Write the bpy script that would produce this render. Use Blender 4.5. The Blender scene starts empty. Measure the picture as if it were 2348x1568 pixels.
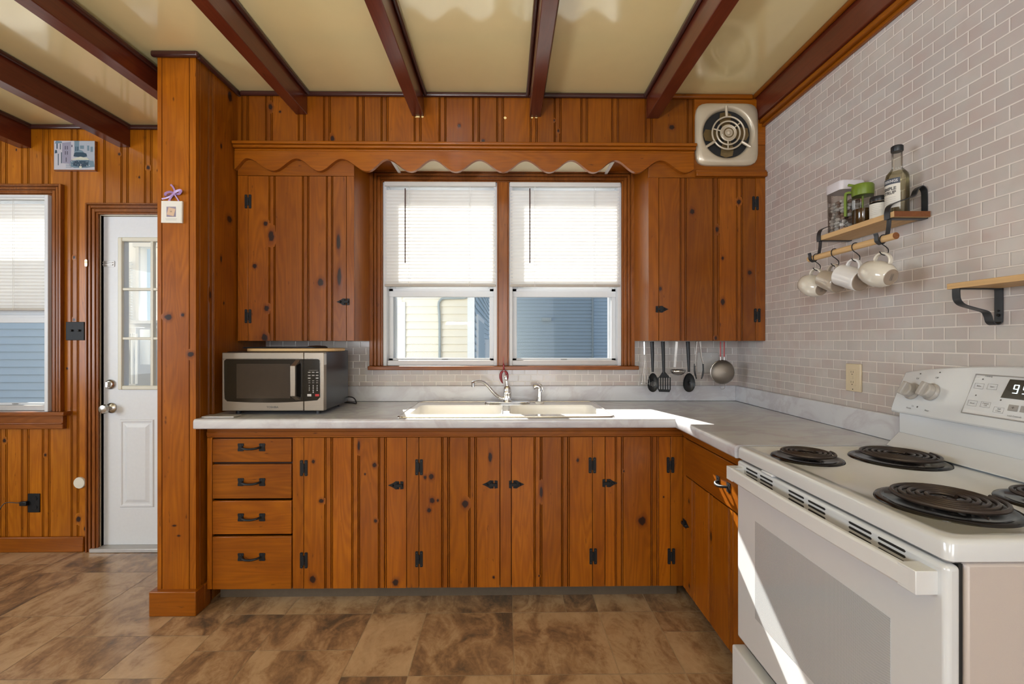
import bpy, bmesh, math, random
from mathutils import Vector, Matrix
random.seed(7)
PI = math.pi
SC = bpy.context.scene
COL = SC.collection

# ---------------------------------------------------------------- camera
FPX, HCAM, YAW = 1050.0, 1.2955, 0.01333
cd = bpy.data.cameras.new('camera')
cd.sensor_width = 36.0
cd.lens = 36.0 * FPX / 2348.0
cd.clip_start = 0.03
cam = bpy.data.objects.new('camera', cd)
COL.objects.link(cam)
cam.location = (0, 0, HCAM)
cam.rotation_euler = (PI / 2, 0, -YAW)
SC.camera = cam

# ---------------------------------------------------------------- world, sun, window light, exposure
wd = bpy.data.worlds.new('sky'); SC.world = wd; wd.use_nodes = True
wn = wd.node_tree.nodes; wl = wd.node_tree.links; wn.clear()
wo = wn.new('ShaderNodeOutputWorld'); wb = wn.new('ShaderNodeBackground')
wtc = wn.new('ShaderNodeTexCoord'); wsp = wn.new('ShaderNodeSeparateXYZ'); wr = wn.new('ShaderNodeValToRGB')
wl.new(wtc.outputs['Generated'], wsp.inputs[0]); wl.new(wsp.outputs['Z'], wr.inputs[0])
wr.color_ramp.elements[0].position = 0.0; wr.color_ramp.elements[0].color = (0.86, 0.92, 1.0, 1)
wr.color_ramp.elements[1].position = 0.7; wr.color_ramp.elements[1].color = (0.50, 0.70, 1.0, 1)
wl.new(wr.outputs[0], wb.inputs[0]); wb.inputs[1].default_value = 0.8
wl.new(wb.outputs[0], wo.inputs[0])

SUN_DIR = Vector((0.295, -1.0, -0.715)).normalized()
sd = bpy.data.lights.new('sun', 'SUN'); sd.energy = 21.0; sd.angle = math.radians(0.6); sd.color = (1.0, 0.95, 0.86)
so = bpy.data.objects.new('sun', sd); COL.objects.link(so)
so.rotation_euler = SUN_DIR.to_track_quat('-Z', 'Y').to_euler(); so.location = (-2, 8, 6)

def area(name, loc, direction, sx, sy, power, color):
    d = bpy.data.lights.new(name, 'AREA'); d.shape = 'RECTANGLE'; d.size = sx; d.size_y = sy
    d.energy = power; d.color = color
    o = bpy.data.objects.new(name, d); COL.objects.link(o); o.location = loc
    o.rotation_euler = Vector(direction).to_track_quat('-Z', 'Y').to_euler()
    return o
# daylight standing in the windows of the wall behind the camera and of the far left wall
area('daylight_rear_window', (-2.0, -2.72, 1.55), (0.02, 1, 0.15), 1.5, 1.3, 50, (0.93, 0.96, 1.0))
area('daylight_rear_door', (0.25, -2.72, 1.40), (0.05, 1, 0.15), 1.3, 1.9, 50, (0.93, 0.96, 1.0))
area('daylight_side_window', (-4.52, 0.2, 1.55), (1, 0.05, 0.15), 1.8, 1.3, 88, (0.82, 0.91, 1.0))
area('added_ceiling_fill', (-0.7, -0.9, 1.56), (0, 0.22, 1), 0.36, 0.36, 92, (0.97, 0.98, 1.0))  # fill light added to brighten the ceiling, no such source in view

SC.view_settings.view_transform = 'Standard'
SC.view_settings.look = 'None'
SC.view_settings.gamma = 1.0
SC.view_settings.use_curve_mapping = False
SC.view_settings.exposure = 0.0
SC.cycles.max_bounces = 8
SC.cycles.diffuse_bounces = 4
SC.cycles.glossy_bounces = 4
SC.cycles.transparent_max_bounces = 16
SC.cycles.sample_clamp_indirect = 6.0
SC.cycles.caustics_reflective = False
SC.cycles.caustics_refractive = False
SC.cycles.use_denoising = True

# ---------------------------------------------------------------- measuring from the photograph
def _ray(px, py):
    u = (px - 1174.0) / FPX; v = (784.0 - py) / FPX
    c, s = math.cos(YAW), math.sin(YAW)
    return u * c + s, c - u * s, v
def P(px, py, Y):
    x, y, z = _ray(px, py); t = Y / y
    return Vector((x * t, Y, HCAM + z * t))
def PX(px, py, X):
    x, y, z = _ray(px, py); t = X / x
    return Vector((X, y * t, HCAM + z * t))
def PZ(px, py, Z):
    x, y, z = _ray(px, py); t = (Z - HCAM) / z
    return Vector((x * t, y * t, Z))
def xa(px, Y): return P(px, 784, Y).x
def za(py, Y, px=1174): return P(px, py, Y).z
def ya(px, X): return PX(px, 784, X).y

YW = 2.847            # back wall of the kitchen
YU = 2.533            # face of the wall cabinets
YB = 2.26             # face of the base cabinets
YC = 2.185            # front edge of the counter
YL = 2.875            # panelled back wall of the left room
ZT = HCAM - 384.5 / FPX   # counter top
ZC = 2.675            # ceiling
XW = P(1690, 784, YW).x   # tiled right wall
XP = P(449, 784, 2.205).x  # right face of the partition
XPL = P(361, 784, 2.205).x
XR = P(1566, 784, YB).x   # face of the right hand base cabinet
XC = P(1548, 784, YC).x   # front edge of the right hand counter
ZU = 1.302            # underside of wall cabinets

# ---------------------------------------------------------------- mesh helpers
WL = {}
class MB:
    def __init__(s): s.v = []; s.f = []; s.m = []; s.o = []; s.k = []; s.d = []
    def add(s, vs, fs, mat=0, off=0.0, knot=None, dark=None):
        b = len(s.v)
        s.v += [tuple(q) for q in vs]; s.o += [off] * len(vs)
        s.k += knot if knot else [0.0] * len(vs)
        s.d += dark if dark else [0.0] * len(vs)
        s.f += [tuple(i + b for i in q) for q in fs]; s.m += [mat] * len(fs)
        return s
    def box(s, x0, x1, y0, y1, z0, z1, mat=0, off=0.0):
        x0, x1 = min(x0, x1), max(x0, x1); y0, y1 = min(y0, y1), max(y0, y1); z0, z1 = min(z0, z1), max(z0, z1)
        v = [(x, y, z) for x in (x0, x1) for y in (y0, y1) for z in (z0, z1)]
        return s.add(v, [(0, 1, 3, 2), (4, 6, 7, 5), (0, 4, 5, 1), (2, 3, 7, 6), (0, 2, 6, 4), (1, 5, 7, 3)], mat, off)
    def obox(s, M, x0, x1, y0, y1, z0, z1, mat=0, off=0.0):
        v = [M @ Vector((x, y, z)) for x in (x0, x1) for y in (y0, y1) for z in (z0, z1)]
        return s.add(v, [(0, 1, 3, 2), (4, 6, 7, 5), (0, 4, 5, 1), (2, 3, 7, 6), (0, 2, 6, 4), (1, 5, 7, 3)], mat, off)
    def prism(s, pts, fn, a0, a1, mat=0, off=0.0):
        """closed polygon pts (u, v) extruded; fn(u, v, a) gives the 3D point"""
        n = len(pts)
        v = [fn(p[0], p[1], a0) for p in pts] + [fn(p[0], p[1], a1) for p in pts]
        f = [tuple(range(n - 1, -1, -1)), tuple(range(n, 2 * n))]
        f += [(i, (i + 1) % n, n + (i + 1) % n, n + i) for i in range(n)]
        return s.add(v, f, mat, off)
    def tube(s, pts, r, n=8, mat=0, closed=False, cap=True, flat=None, off=0.0):
        pts = [Vector(p) for p in pts]; N = len(pts)
        rr = r if isinstance(r, (list, tuple)) else [r] * N
        T = []
        for i in range(N):
            a = pts[(i - 1) % N] if (closed or i > 0) else pts[i]
            b = pts[(i + 1) % N] if (closed or i < N - 1) else pts[i]
            t = (b - a); T.append(t.normalized() if t.length > 1e-9 else Vector((0, 0, 1)))
        up = Vector((0, 0, 1)) if abs(T[0].z) < 0.9 else Vector((1, 0, 0))
        if flat is not None: up = Vector(flat[2])
        nrm = (up - T[0] * up.dot(T[0])).normalized()
        vs = []
        for i in range(N):
            nrm = (nrm - T[i] * nrm.dot(T[i]))
            nrm = nrm.normalized() if nrm.length > 1e-6 else T[i].orthogonal().normalized()
            bi = T[i].cross(nrm)
            if flat is not None:   # (half thickness along nrm, half width along bi, up)
                h, w = flat[0], flat[1]
                for (a, b) in ((h, w), (-h, w), (-h, -w), (h, -w)): vs.append(pts[i] + nrm * a + bi * b)
            else:
                for j in range(n):
                    a = 2 * PI * j / n; vs.append(pts[i] + (nrm * math.cos(a) + bi * math.sin(a)) * rr[i])
        if flat is not None: n = 4
        fs = []
        for i in range(N if closed else N - 1):
            k = (i + 1) % N
            for j in range(n): fs.append((i * n + j, i * n + (j + 1) % n, k * n + (j + 1) % n, k * n + j))
        if cap and not closed:
            fs.append(tuple(range(n - 1, -1, -1))); fs.append(tuple((N - 1) * n + j for j in range(n)))
        return s.add(vs, fs, mat, off)
    def lathe(s, prof, o, axis=(0, 0, 1), n=24, mat=0, cap=True, sy=1.0, up=None):
        """prof: (radius, height along axis)"""
        ax = Vector(axis).normalized(); o = Vector(o)
        e1 = Vector(up) if up is not None else ax.orthogonal()
        e1 = (e1 - ax * e1.dot(ax)).normalized(); e2 = ax.cross(e1)
        vs = []
        for r, h in prof:
            for j in range(n):
                a = 2 * PI * j / n
                vs.append(o + ax * h + (e1 * math.cos(a) + e2 * math.sin(a) * sy) * max(r, 1e-5))
        fs = []
        for i in range(len(prof) - 1):
            for j in range(n): fs.append((i * n + j, i * n + (j + 1) % n, (i + 1) * n + (j + 1) % n, (i + 1) * n + j))
        if cap:
            fs.append(tuple(range(n - 1, -1, -1))); fs.append(tuple((len(prof) - 1) * n + j for j in range(n)))
        return s.add(vs, fs, mat)
    def cyl(s, a, b, r, n=16, mat=0, r2=None):
        a = Vector(a); b = Vector(b); d = b - a
        return s.lathe([(r, 0), (r if r2 is None else r2, d.length)], a, d, n, mat)
    def ball(s, c, rx, ry, rz, n=14, m=8, mat=0):
        vs = []; fs = []
        for i in range(m + 1):
            t = PI * i / m
            for j in range(n):
                a = 2 * PI * j / n
                st = max(math.sin(t), 1e-4)
                vs.append((c[0] + rx * st * math.cos(a), c[1] + ry * st * math.sin(a), c[2] + rz * math.cos(t)))
        for i in range(m):
            for j in range(n): fs.append((i * n + j, i * n + (j + 1) % n, (i + 1) * n + (j + 1) % n, (i + 1) * n + j))
        return s.add(vs, fs, mat)
    def build(s, name, mat, parent=None, origin=None, wood=None, bevel=0.0, seg=2, sub=0, smooth=True, seed=0, angle=38, solid=0.0, fix=True):
        if origin is None: origin = WL[parent.name] if parent is not None else Vector((0, 0, 0))
        origin = Vector(origin)
        me = bpy.data.meshes.new(name)
        me.from_pydata([Vector(q) - origin for q in s.v], [], s.f)
        mats = mat if isinstance(mat, (list, tuple)) else [mat]
        for q in mats: me.materials.append(q)
        me.polygons.foreach_set('material_index', s.m)
        if wood:
            at = me.attributes.new('gp', 'FLOAT_VECTOR', 'POINT'); buf = []
            for i, q in enumerate(s.v):
                x, y, z = q
                if wood == 'x': g = (z, y, x)
                elif wood == 'y': g = (z, x, y)
                else: g = (x, y, z)
                o = s.o[i] + seed
                buf += [g[0] + 10.0 * o, g[1], g[2] + 3.7 * o]
            at.data.foreach_set('vector', buf)
            if any(s.k):
                a2 = me.attributes.new('knot', 'FLOAT', 'POINT'); a2.data.foreach_set('value', s.k)
            if any(s.d):
                a2 = me.attributes.new('dark', 'FLOAT', 'POINT'); a2.data.foreach_set('value', s.d)
        me.update()
        if fix:
            bm = bmesh.new(); bm.from_mesh(me); bmesh.ops.recalc_face_normals(bm, faces=bm.faces); bm.to_mesh(me); bm.free()
        if smooth:
            me.polygons.foreach_set('use_smooth', [True] * len(me.polygons))
            me.set_sharp_from_angle(angle=math.radians(angle))
        o = bpy.data.objects.new(name, me); COL.objects.link(o)
        if parent is not None:
            o.parent = parent; o.location = origin - WL[parent.name]
        else: o.location = origin
        WL[o.name] = origin
        if bevel:
            b = o.modifiers.new('bevel', 'BEVEL'); b.width = bevel; b.segments = seg; b.limit_method = 'ANGLE'; b.angle_limit = math.radians(40)
            b.harden_normals = False
        if solid:
            q = o.modifiers.new('solid', 'SOLIDIFY'); q.thickness = solid
        if sub:
            q = o.modifiers.new('sub', 'SUBSURF'); q.levels = sub; q.render_levels = sub
        return o

def tag(o, label=None, cat=None, group=None, kind=None):
    if label: o['label'] = label
    if cat: o['category'] = cat
    if group: o['group'] = group
    if kind: o['kind'] = kind
    return o
def thing(name, label, cat, loc, group=None):
    o = bpy.data.objects.new(name, None); COL.objects.link(o); o.location = loc
    o.empty_display_size = 0.05; WL[o.name] = Vector(loc)
    return tag(o, label, cat, group)
def struct(o, label=None): return tag(o, label, None, None, 'structure')
def arc(c, r, a0, a1, n, e1, e2):
    c = Vector(c); e1 = Vector(e1); e2 = Vector(e2)
    return [c + e1 * r * math.cos(a0 + (a1 - a0) * i / (n - 1)) + e2 * r * math.sin(a0 + (a1 - a0) * i / (n - 1)) for i in range(n)]
def smoothpath(pts, k=6):
    """Catmull-Rom through pts"""
    pts = [Vector(p) for p in pts]; out = []
    for i in range(len(pts) - 1):
        p0 = pts[max(i - 1, 0)]; p1 = pts[i]; p2 = pts[i + 1]; p3 = pts[min(i + 2, len(pts) - 1)]
        for j in range(k):
            t = j / k
            out.append(0.5 * ((2 * p1) + (p2 - p0) * t + (2 * p0 - 5 * p1 + 4 * p2 - p3) * t * t + (3 * p1 - p0 - 3 * p2 + p3) * t ** 3))
    out.append(pts[-1]); return out
def rrect(w, h, r, n=5):
    o = []
    for cx, cy, a in ((w / 2 - r, h / 2 - r, 0), (-w / 2 + r, h / 2 - r, PI / 2), (-w / 2 + r, -h / 2 + r, PI), (w / 2 - r, -h / 2 + r, 1.5 * PI)):
        for i in range(n): o.append((cx + r * math.cos(a + PI / 2 * i / (n - 1)), cy + r * math.sin(a + PI / 2 * i / (n - 1))))
    return o
def text(mb, body, size, fn, mat=0, bold=0.0, align='CENTER', sx=1.0):
    cu = bpy.data.curves.new('t', 'FONT'); cu.body = body; cu.size = size; cu.align_x = align; cu.align_y = 'CENTER'; cu.resolution_u = 3
    cu.offset = bold
    ob = bpy.data.objects.new('t', cu)
    me = bpy.data.meshes.new_from_object(ob)
    mb.add([fn(v.co.x * sx, v.co.y) for v in me.vertices], [tuple(p.vertices) for p in me.polygons], mat)
    bpy.data.objects.remove(ob); bpy.data.curves.remove(cu); bpy.data.meshes.remove(me)

# ---------------------------------------------------------------- materials
def _mat(name):
    m = bpy.data.materials.new(name); m.use_nodes = True
    nt = m.node_tree; nt.nodes.clear()
    out = nt.nodes.new('ShaderNodeOutputMaterial'); b = nt.nodes.new('ShaderNodeBsdfPrincipled')
    nt.links.new(b.outputs[0], out.inputs[0])
    return m, nt, b, out
def N(nt, t, **kw):
    n = nt.nodes.new(t)
    for k, v in kw.items(): setattr(n, k, v)
    return n
def L(nt, a, b): nt.links.new(a, b)
def math_n(nt, op, a, b=None, clamp=False):
    n = N(nt, 'ShaderNodeMath', operation=op); n.use_clamp = clamp
    for i, q in enumerate((a, b)):
        if q is None: continue
        if isinstance(q, (int, float)): n.inputs[i].default_value = q
        else: L(nt, q, n.inputs[i])
    return n.outputs[0]
def mixc(nt, f, a, b, mode='MIX'):
    n = N(nt, 'ShaderNodeMix', data_type='RGBA', blend_type=mode)
    for i, q in ((0, f), (6, a), (7, b)):
        if isinstance(q, (int, float)): n.inputs[i].default_value = q
        elif isinstance(q, tuple): n.inputs[i].default_value = (*q[:3], 1)
        else: L(nt, q, n.inputs[i])
    return n.outputs[2]
def ramp(nt, fac, stops):
    r = N(nt, 'ShaderNodeValToRGB'); e = r.color_ramp.elements
    while len(e) < len(stops): e.new(0.5)
    for i, (p, c) in enumerate(stops): e[i].position = p; e[i].color = (*c, 1) if not isinstance(c, float) else (c, c, c, 1)
    L(nt, fac, r.inputs[0]); return r.outputs[0]
def noise(nt, vec, scale, detail=3, rough=0.5, dist=0.0, lo=None, hi=None):
    n = N(nt, 'ShaderNodeTexNoise'); n.inputs['Scale'].default_value = scale; n.inputs['Detail'].default_value = detail
    n.inputs['Roughness'].default_value = rough; n.inputs['Distortion'].default_value = dist
    if vec is not None: L(nt, vec, n.inputs['Vector'])
    if lo is not None: return ramp(nt, n.outputs[0], [(lo, 0.0), (hi, 1.0)])
    return n.outputs[0]
def mapping(nt, vec, scale, rot=(0, 0, 0), loc=(0, 0, 0)):
    n = N(nt, 'ShaderNodeMapping'); n.inputs['Scale'].default_value = scale; n.inputs['Rotation'].default_value = rot; n.inputs['Location'].default_value = loc
    L(nt, vec, n.inputs[0]); return n.outputs[0]
def bump(nt, b, h, strength=0.3, dist=0.002):
    n = N(nt, 'ShaderNodeBump'); n.inputs['Strength'].default_value = strength; n.inputs['Distance'].default_value = dist
    L(nt, h, n.inputs['Height']); L(nt, n.outputs[0], b.inputs['Normal']); return n

def plain(name, col, rough=0.5, metal=0.0, coat=0.0, spec=0.5, em=None, es=0.0, nb=0.0, ns=40.0, var=0.0):
    m, nt, b, _ = _mat(name)
    b.inputs['Base Color'].default_value = (*col, 1); b.inputs['Roughness'].default_value = rough
    b.inputs['Metallic'].default_value = metal; b.inputs['Coat Weight'].default_value = coat
    b.inputs['Coat Roughness'].default_value = 0.12; b.inputs['Specular IOR Level'].default_value = spec
    if em: b.inputs['Emission Color'].default_value = (*em, 1); b.inputs['Emission Strength'].default_value = es
    if nb or var:
        tc = N(nt, 'ShaderNodeTexCoord'); n = noise(nt, tc.outputs['Object'], ns, 4)
        if nb: bump(nt, b, n, nb, 0.001)
        if var:
            c = mixc(nt, n, tuple(q * (1 - var) for q in col), tuple(min(1, q * (1 + var)) for q in col)); L(nt, c, b.inputs['Base Color'])
    return m

def pine(name, light=(0.325, 0.096, 0.0024), mid=(0.180, 0.041, 0.0010), deep=(0.040, 0.007, 0.0015), rough=0.38, coat=0.22, tint=0.34):
    m, nt, b, _ = _mat(name)
    at = N(nt, 'ShaderNodeAttribute', attribute_name='gp').outputs['Vector']
    sp = N(nt, 'ShaderNodeSeparateXYZ'); L(nt, at, sp.inputs[0])
    bid = math_n(nt, 'FLOOR', math_n(nt, 'ADD', math_n(nt, 'MULTIPLY', sp.outputs[0], 0.1), 0.5))
    wn_ = N(nt, 'ShaderNodeTexWhiteNoise', noise_dimensions='1D'); L(nt, bid, wn_.inputs['W'])
    big = noise(nt, mapping(nt, at, (1, 1, 0.10)), 7.0, 2, 0.5, 0.3)
    rings = math_n(nt, 'SINE', math_n(nt, 'MULTIPLY', big, 120.0))
    rings = math_n(nt, 'ADD', math_n(nt, 'MULTIPLY', rings, 0.5), 0.5)
    fine = noise(nt, mapping(nt, at, (1, 1, 0.035)), 150.0, 5, 0.6)
    blot = noise(nt, mapping(nt, at, (1, 1, 0.45)), 5.5, 3, 0.55)
    c = mixc(nt, math_n(nt, 'MULTIPLY', rings, 0.42), light, mid)
    c = mixc(nt, ramp(nt, blot, [(0.35, 0.0), (0.75, 0.75)]), c, mid)
    v = math_n(nt, 'ADD', math_n(nt, 'MULTIPLY', fine, 0.55), 0.73)
    v = math_n(nt, 'MULTIPLY', v, math_n(nt, 'ADD', math_n(nt, 'MULTIPLY', wn_.outputs[0], tint), 1.0 - tint * 0.55))
    n = N(nt, 'ShaderNodeMix', data_type='RGBA', blend_type='MULTIPLY'); n.inputs[0].default_value = 1.0
    cv = N(nt, 'ShaderNodeCombineColor'); [L(nt, v, cv.inputs[i]) for i in range(3)]
    L(nt, c, n.inputs[6]); L(nt, cv.outputs[0], n.inputs[7]); c = n.outputs[2]
    # worn nicks and dark flecks
    fl = noise(nt, mapping(nt, at, (1, 1, 0.25)), 70.0, 2, 0.5)
    c = mixc(nt, ramp(nt, fl, [(0.70, 0.0), (0.80, 0.7)]), c, deep)
    dk = N(nt, 'ShaderNodeAttribute', attribute_name='dark').outputs['Fac']
    c = mixc(nt, math_n(nt, 'MULTIPLY', dk, 0.80, True), c, deep)
    kn = N(nt, 'ShaderNodeAttribute', attribute_name='knot').outputs['Fac']
    c = mixc(nt, ramp(nt, kn, [(0.0, 0.0), (0.40, 0.45), (0.60, 1.0)]), c, (0.075, 0.014, 0.003))
    c = mixc(nt, ramp(nt, kn, [(0.50, 0.0), (0.72, 0.93)]), c, (0.016, 0.007, 0.004))
    L(nt, c, b.inputs['Base Color'])
    b.inputs['Roughness'].default_value = rough; b.inputs['Coat Weight'].default_value = coat; b.inputs['Coat Roughness'].default_value = 0.19; b.inputs['Specular IOR Level'].default_value = 0.22
    bump(nt, b, fine, 0.12, 0.0012)
    return m

M = {}
M['pine'] = pine('knotty_pine')
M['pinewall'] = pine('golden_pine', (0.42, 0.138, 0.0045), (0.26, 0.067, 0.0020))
M['pineshaded'] = pine('shaded_pine', (0.250, 0.071, 0.0018), (0.145, 0.033, 0.0009))  # same pine, darkened to put shade into the wall cabinets and soffit
M['rail'] = pine('pine_rail', (0.265, 0.076, 0.0020), (0.175, 0.042, 0.0010), tint=0.2)
M['casing'] = pine('pine_casing', (0.26, 0.082, 0.014), (0.14, 0.037, 0.006), rough=0.28, tint=0.2)
M['beam'] = pine('beam_wood', (0.120, 0.022, 0.009), (0.078, 0.014, 0.006), (0.02, 0.005, 0.003), rough=0.30, coat=0.5, tint=0.1)
M['darktrim'] = pine('dark_trim', (0.055, 0.016, 0.012), (0.035, 0.011, 0.009), (0.02, 0.006, 0.004), rough=0.28, coat=0.5, tint=0.1)
M['shelfwood'] = pine('shelf_wood', (0.66, 0.45, 0.23), (0.54, 0.34, 0.155), (0.25, 0.12, 0.05), rough=0.5, coat=0.0, tint=0.1)
M['endgrain'] = pine('end_grain', (0.22, 0.085, 0.03), (0.15, 0.05, 0.018), (0.08, 0.03, 0.01), rough=0.5, coat=0.1, tint=0.1)
M['ceiling'] = plain('ceiling_paint', (0.78, 0.67, 0.35), 0.42, coat=0.9, nb=0.03, ns=14, var=0.03)
M['ceiling'].node_tree.nodes['Principled BSDF'].inputs['Coat Roughness'].default_value = 0.09
M['ceiling'].node_tree.nodes['Principled BSDF'].inputs['Coat IOR'].default_value = 1.85
M['cream'] = plain('cream_panel', (0.80, 0.74, 0.55), 0.5, var=0.03)
M['wallpaint'] = plain('wall_paint', (0.56, 0.48, 0.36), 0.6, var=0.04)
M['reflwall'] = plain('room_paint', (0.50, 0.44, 0.36), 0.6, var=0.04)
M['white'] = plain('white_paint', (0.70, 0.70, 0.70), 0.35, var=0.03)
M['doorwhite'] = plain('door_paint', (0.66, 0.68, 0.71), 0.42, nb=0.03, ns=60, var=0.04)
M['doorcream'] = plain('door_lite_frame', (0.62, 0.60, 0.50), 0.4, var=0.03)
M['enamel'] = plain('white_enamel', (0.62, 0.64, 0.66), 0.16, coat=0.6, var=0.015)
M['enamel_side'] = plain('textured_enamel_shaded', (0.50, 0.44, 0.41), 0.34, nb=0.15, ns=400, var=0.02)  # white enamel; dimmer light and orange bounce on the side put into its colour
M['plastic_w'] = plain('white_plastic', (0.66, 0.67, 0.68), 0.32, var=0.02)
M['sink'] = plain('sink_enamel', (0.78, 0.76, 0.72), 0.18, coat=0.5, var=0.02)
M['vinyl'] = plain('vinyl_frame', (0.62, 0.64, 0.67), 0.35, var=0.03)
M['alum'] = plain('aluminium_frame', (0.46, 0.44, 0.42), 0.4, 0.4, var=0.05)
M['black'] = plain('black_iron', (0.010, 0.010, 0.011), 0.5, 0.0, spec=0.25, nb=0.1, ns=300)
M['blackp'] = plain('black_plastic', (0.012, 0.013, 0.015), 0.35, spec=0.35, var=0.1)
M['slot'] = plain('dark_slot', (0.01, 0.01, 0.01), 0.6, var=0.1)
M['gloss'] = plain('black_glass', (0.008, 0.007, 0.006), 0.10, coat=0.5, var=0.1)
M['mwindow'] = plain('oven_window_mesh', (0.035, 0.026, 0.020), 0.15, coat=0.4, var=0.1)
M['mwside'] = plain('microwave_case', (0.045, 0.048, 0.055), 0.25, 0.6, var=0.1)
M['pan'] = plain('drip_pan', (0.008, 0.0075, 0.0075), 0.14, spec=0.35, coat=0.0, var=0.1)
M['coil'] = plain('burner_coil', (0.045, 0.032, 0.026), 0.38, 0.4, var=0.2)
M['chrome'] = plain('chrome', (0.80, 0.81, 0.83), 0.07, 1.0, var=0.01)
M['nickel'] = plain('satin_nickel', (0.52, 0.50, 0.46), 0.24, 1.0, var=0.03)
M['wire'] = plain('polished_steel', (0.62, 0.60, 0.57), 0.2, 1.0, var=0.03)
M['iron'] = plain('flat_iron_strap', (0.055, 0.060, 0.068), 0.35, 0.7, var=0.08)
M['red'] = plain('red_plastic', (0.42, 0.015, 0.015), 0.3, var=0.05)
M['darkred'] = plain('dark_red', (0.20, 0.006, 0.012), 0.3, var=0.2)
M['ivory'] = plain('ivory_plastic', (0.62, 0.52, 0.36), 0.35, var=0.02)
M['text'] = plain('print_ink', (0.09, 0.085, 0.08), 0.5, var=0.02)
M['textlight'] = plain('light_print', (0.55, 0.55, 0.55), 0.5, var=0.02)
M['greyprint'] = plain('grey_print', (0.33, 0.32, 0.31), 0.5, var=0.02)
M['lcd'] = plain('display_glass', (0.035, 0.030, 0.018), 0.12, var=0.05)
M['lcdon'] = plain('display_digits', (0.8, 0.85, 0.85), 0.4, em=(0.8, 0.95, 1.0), es=1.2)
M['paper'] = plain('label_paper', (0.62, 0.60, 0.54), 0.6, var=0.03)
M['navy'] = plain('label_band', (0.045, 0.055, 0.075), 0.5, var=0.05)
M['green'] = plain('green_plastic', (0.135, 0.20, 0.022), 0.3, var=0.05)
M['lidwhite'] = plain('lid_plastic', (0.60, 0.57, 0.60), 0.35, var=0.02)
M['purple'] = plain('purple_ribbon', (0.33, 0.20, 0.42), 0.35, var=0.15)
M['frame_w'] = plain('white_frame', (0.66, 0.63, 0.55), 0.45, var=0.02)
M['gold'] = plain('brass', (0.65, 0.50, 0.28), 0.25, 1.0, var=0.05)
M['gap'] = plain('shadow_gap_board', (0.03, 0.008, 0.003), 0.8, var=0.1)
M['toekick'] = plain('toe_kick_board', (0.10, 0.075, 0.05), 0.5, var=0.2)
M['blindrail'] = plain('blind_bottom_rail', (0.40, 0.36, 0.31), 0.4, var=0.05)
M['knobgrey'] = plain('taupe_knob', (0.40, 0.37, 0.34), 0.3, var=0.03)
M['plate'] = plain('wall_plate_plastic', (0.58, 0.56, 0.54), 0.4, var=0.02)
M['ground'] = plain('concrete_ground', (0.20, 0.20, 0.18), 0.9, var=0.1)
M['conduit'] = plain('conduit_grey', (0.33, 0.38, 0.40), 0.6, var=0.05)
M['outwhite'] = plain('outdoor_white_trim', (0.78, 0.82, 0.86), 0.6, var=0.03)
M['roof'] = plain('roof_shingle', (0.16, 0.15, 0.15), 0.9, var=0.3)
M['chip'] = plain('paint_chip', (0.85, 0.66, 0.28), 0.6, var=0.1)
M['mugbase'] = plain('mug_unglazed_base', (0.30, 0.235, 0.18), 0.6, var=0.06)
M['mug'] = plain('mug_glaze', (0.64, 0.60, 0.52), 0.14, coat=0.5, var=0.06)
M['mugwhite'] = plain('mug_white_glaze', (0.72, 0.71, 0.70), 0.12, coat=0.5, var=0.02)
M['mugtaupe'] = plain('mug_taupe_glaze', (0.42, 0.36, 0.29), 0.14, coat=0.5, var=0.04)
M['oil'] = plain('dark_oil', (0.060, 0.028, 0.005), 0.1, coat=0.5, var=0.1)
M['bread'] = plain('board_edge', (0.55, 0.36, 0.16), 0.45, var=0.06)
M['tray'] = plain('dark_tray', (0.03, 0.038, 0.05), 0.3, 0.6, var=0.1)
M['fanm'] = plain('fan_enamel', (0.50, 0.425, 0.31), 0.3, 0.2, coat=0.2, var=0.03)
M['blade'] = plain('fan_blade_metal', (0.20, 0.14, 0.06), 0.35, 0.6, var=0.2)
M['granwhite'] = plain('wrapped_sweets', (0.50, 0.46, 0.42), 0.5, nb=0.8, ns=60, var=0.35)
M['sweets'] = plain('brown_sweets', (0.22, 0.14, 0.10), 0.5, nb=0.8, ns=60, var=0.35)

def glass(name, tint=(1, 1, 1), refl=1.0, ior=1.45, rough=0.0):
    m = bpy.data.materials.new(name); m.use_nodes = True; nt = m.node_tree; nt.nodes.clear()
    o = N(nt, 'ShaderNodeOutputMaterial'); t = N(nt, 'ShaderNodeBsdfTransparent'); g = N(nt, 'ShaderNodeBsdfGlossy')
    t.inputs[0].default_value = (*tint, 1); g.inputs['Roughness'].default_value = rough
    fr = N(nt, 'ShaderNodeFresnel'); fr.inputs[0].default_value = ior
    f = math_n(nt, 'MULTIPLY', fr.outputs[0], refl, True)
    x = N(nt, 'ShaderNodeMixShader'); L(nt, f, x.inputs[0]); L(nt, t.outputs[0], x.inputs[1]); L(nt, g.outputs[0], x.inputs[2])
    L(nt, x.outputs[0], o.inputs[0]); return m
M['pane'] = glass('window_glass', (0.97, 0.98, 0.98), 0.12)
M['jar'] = glass('clear_jar', (0.95, 0.95, 0.94), 0.8, 1.45, 0.03)
M['bottle'] = glass('bottle_glass', (0.94, 0.94, 0.91), 0.8, 1.45, 0.03)
M['syrup'] = glass('syrup_liquid', (0.90, 0.87, 0.74), 0.3, 1.35, 0.03)

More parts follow.
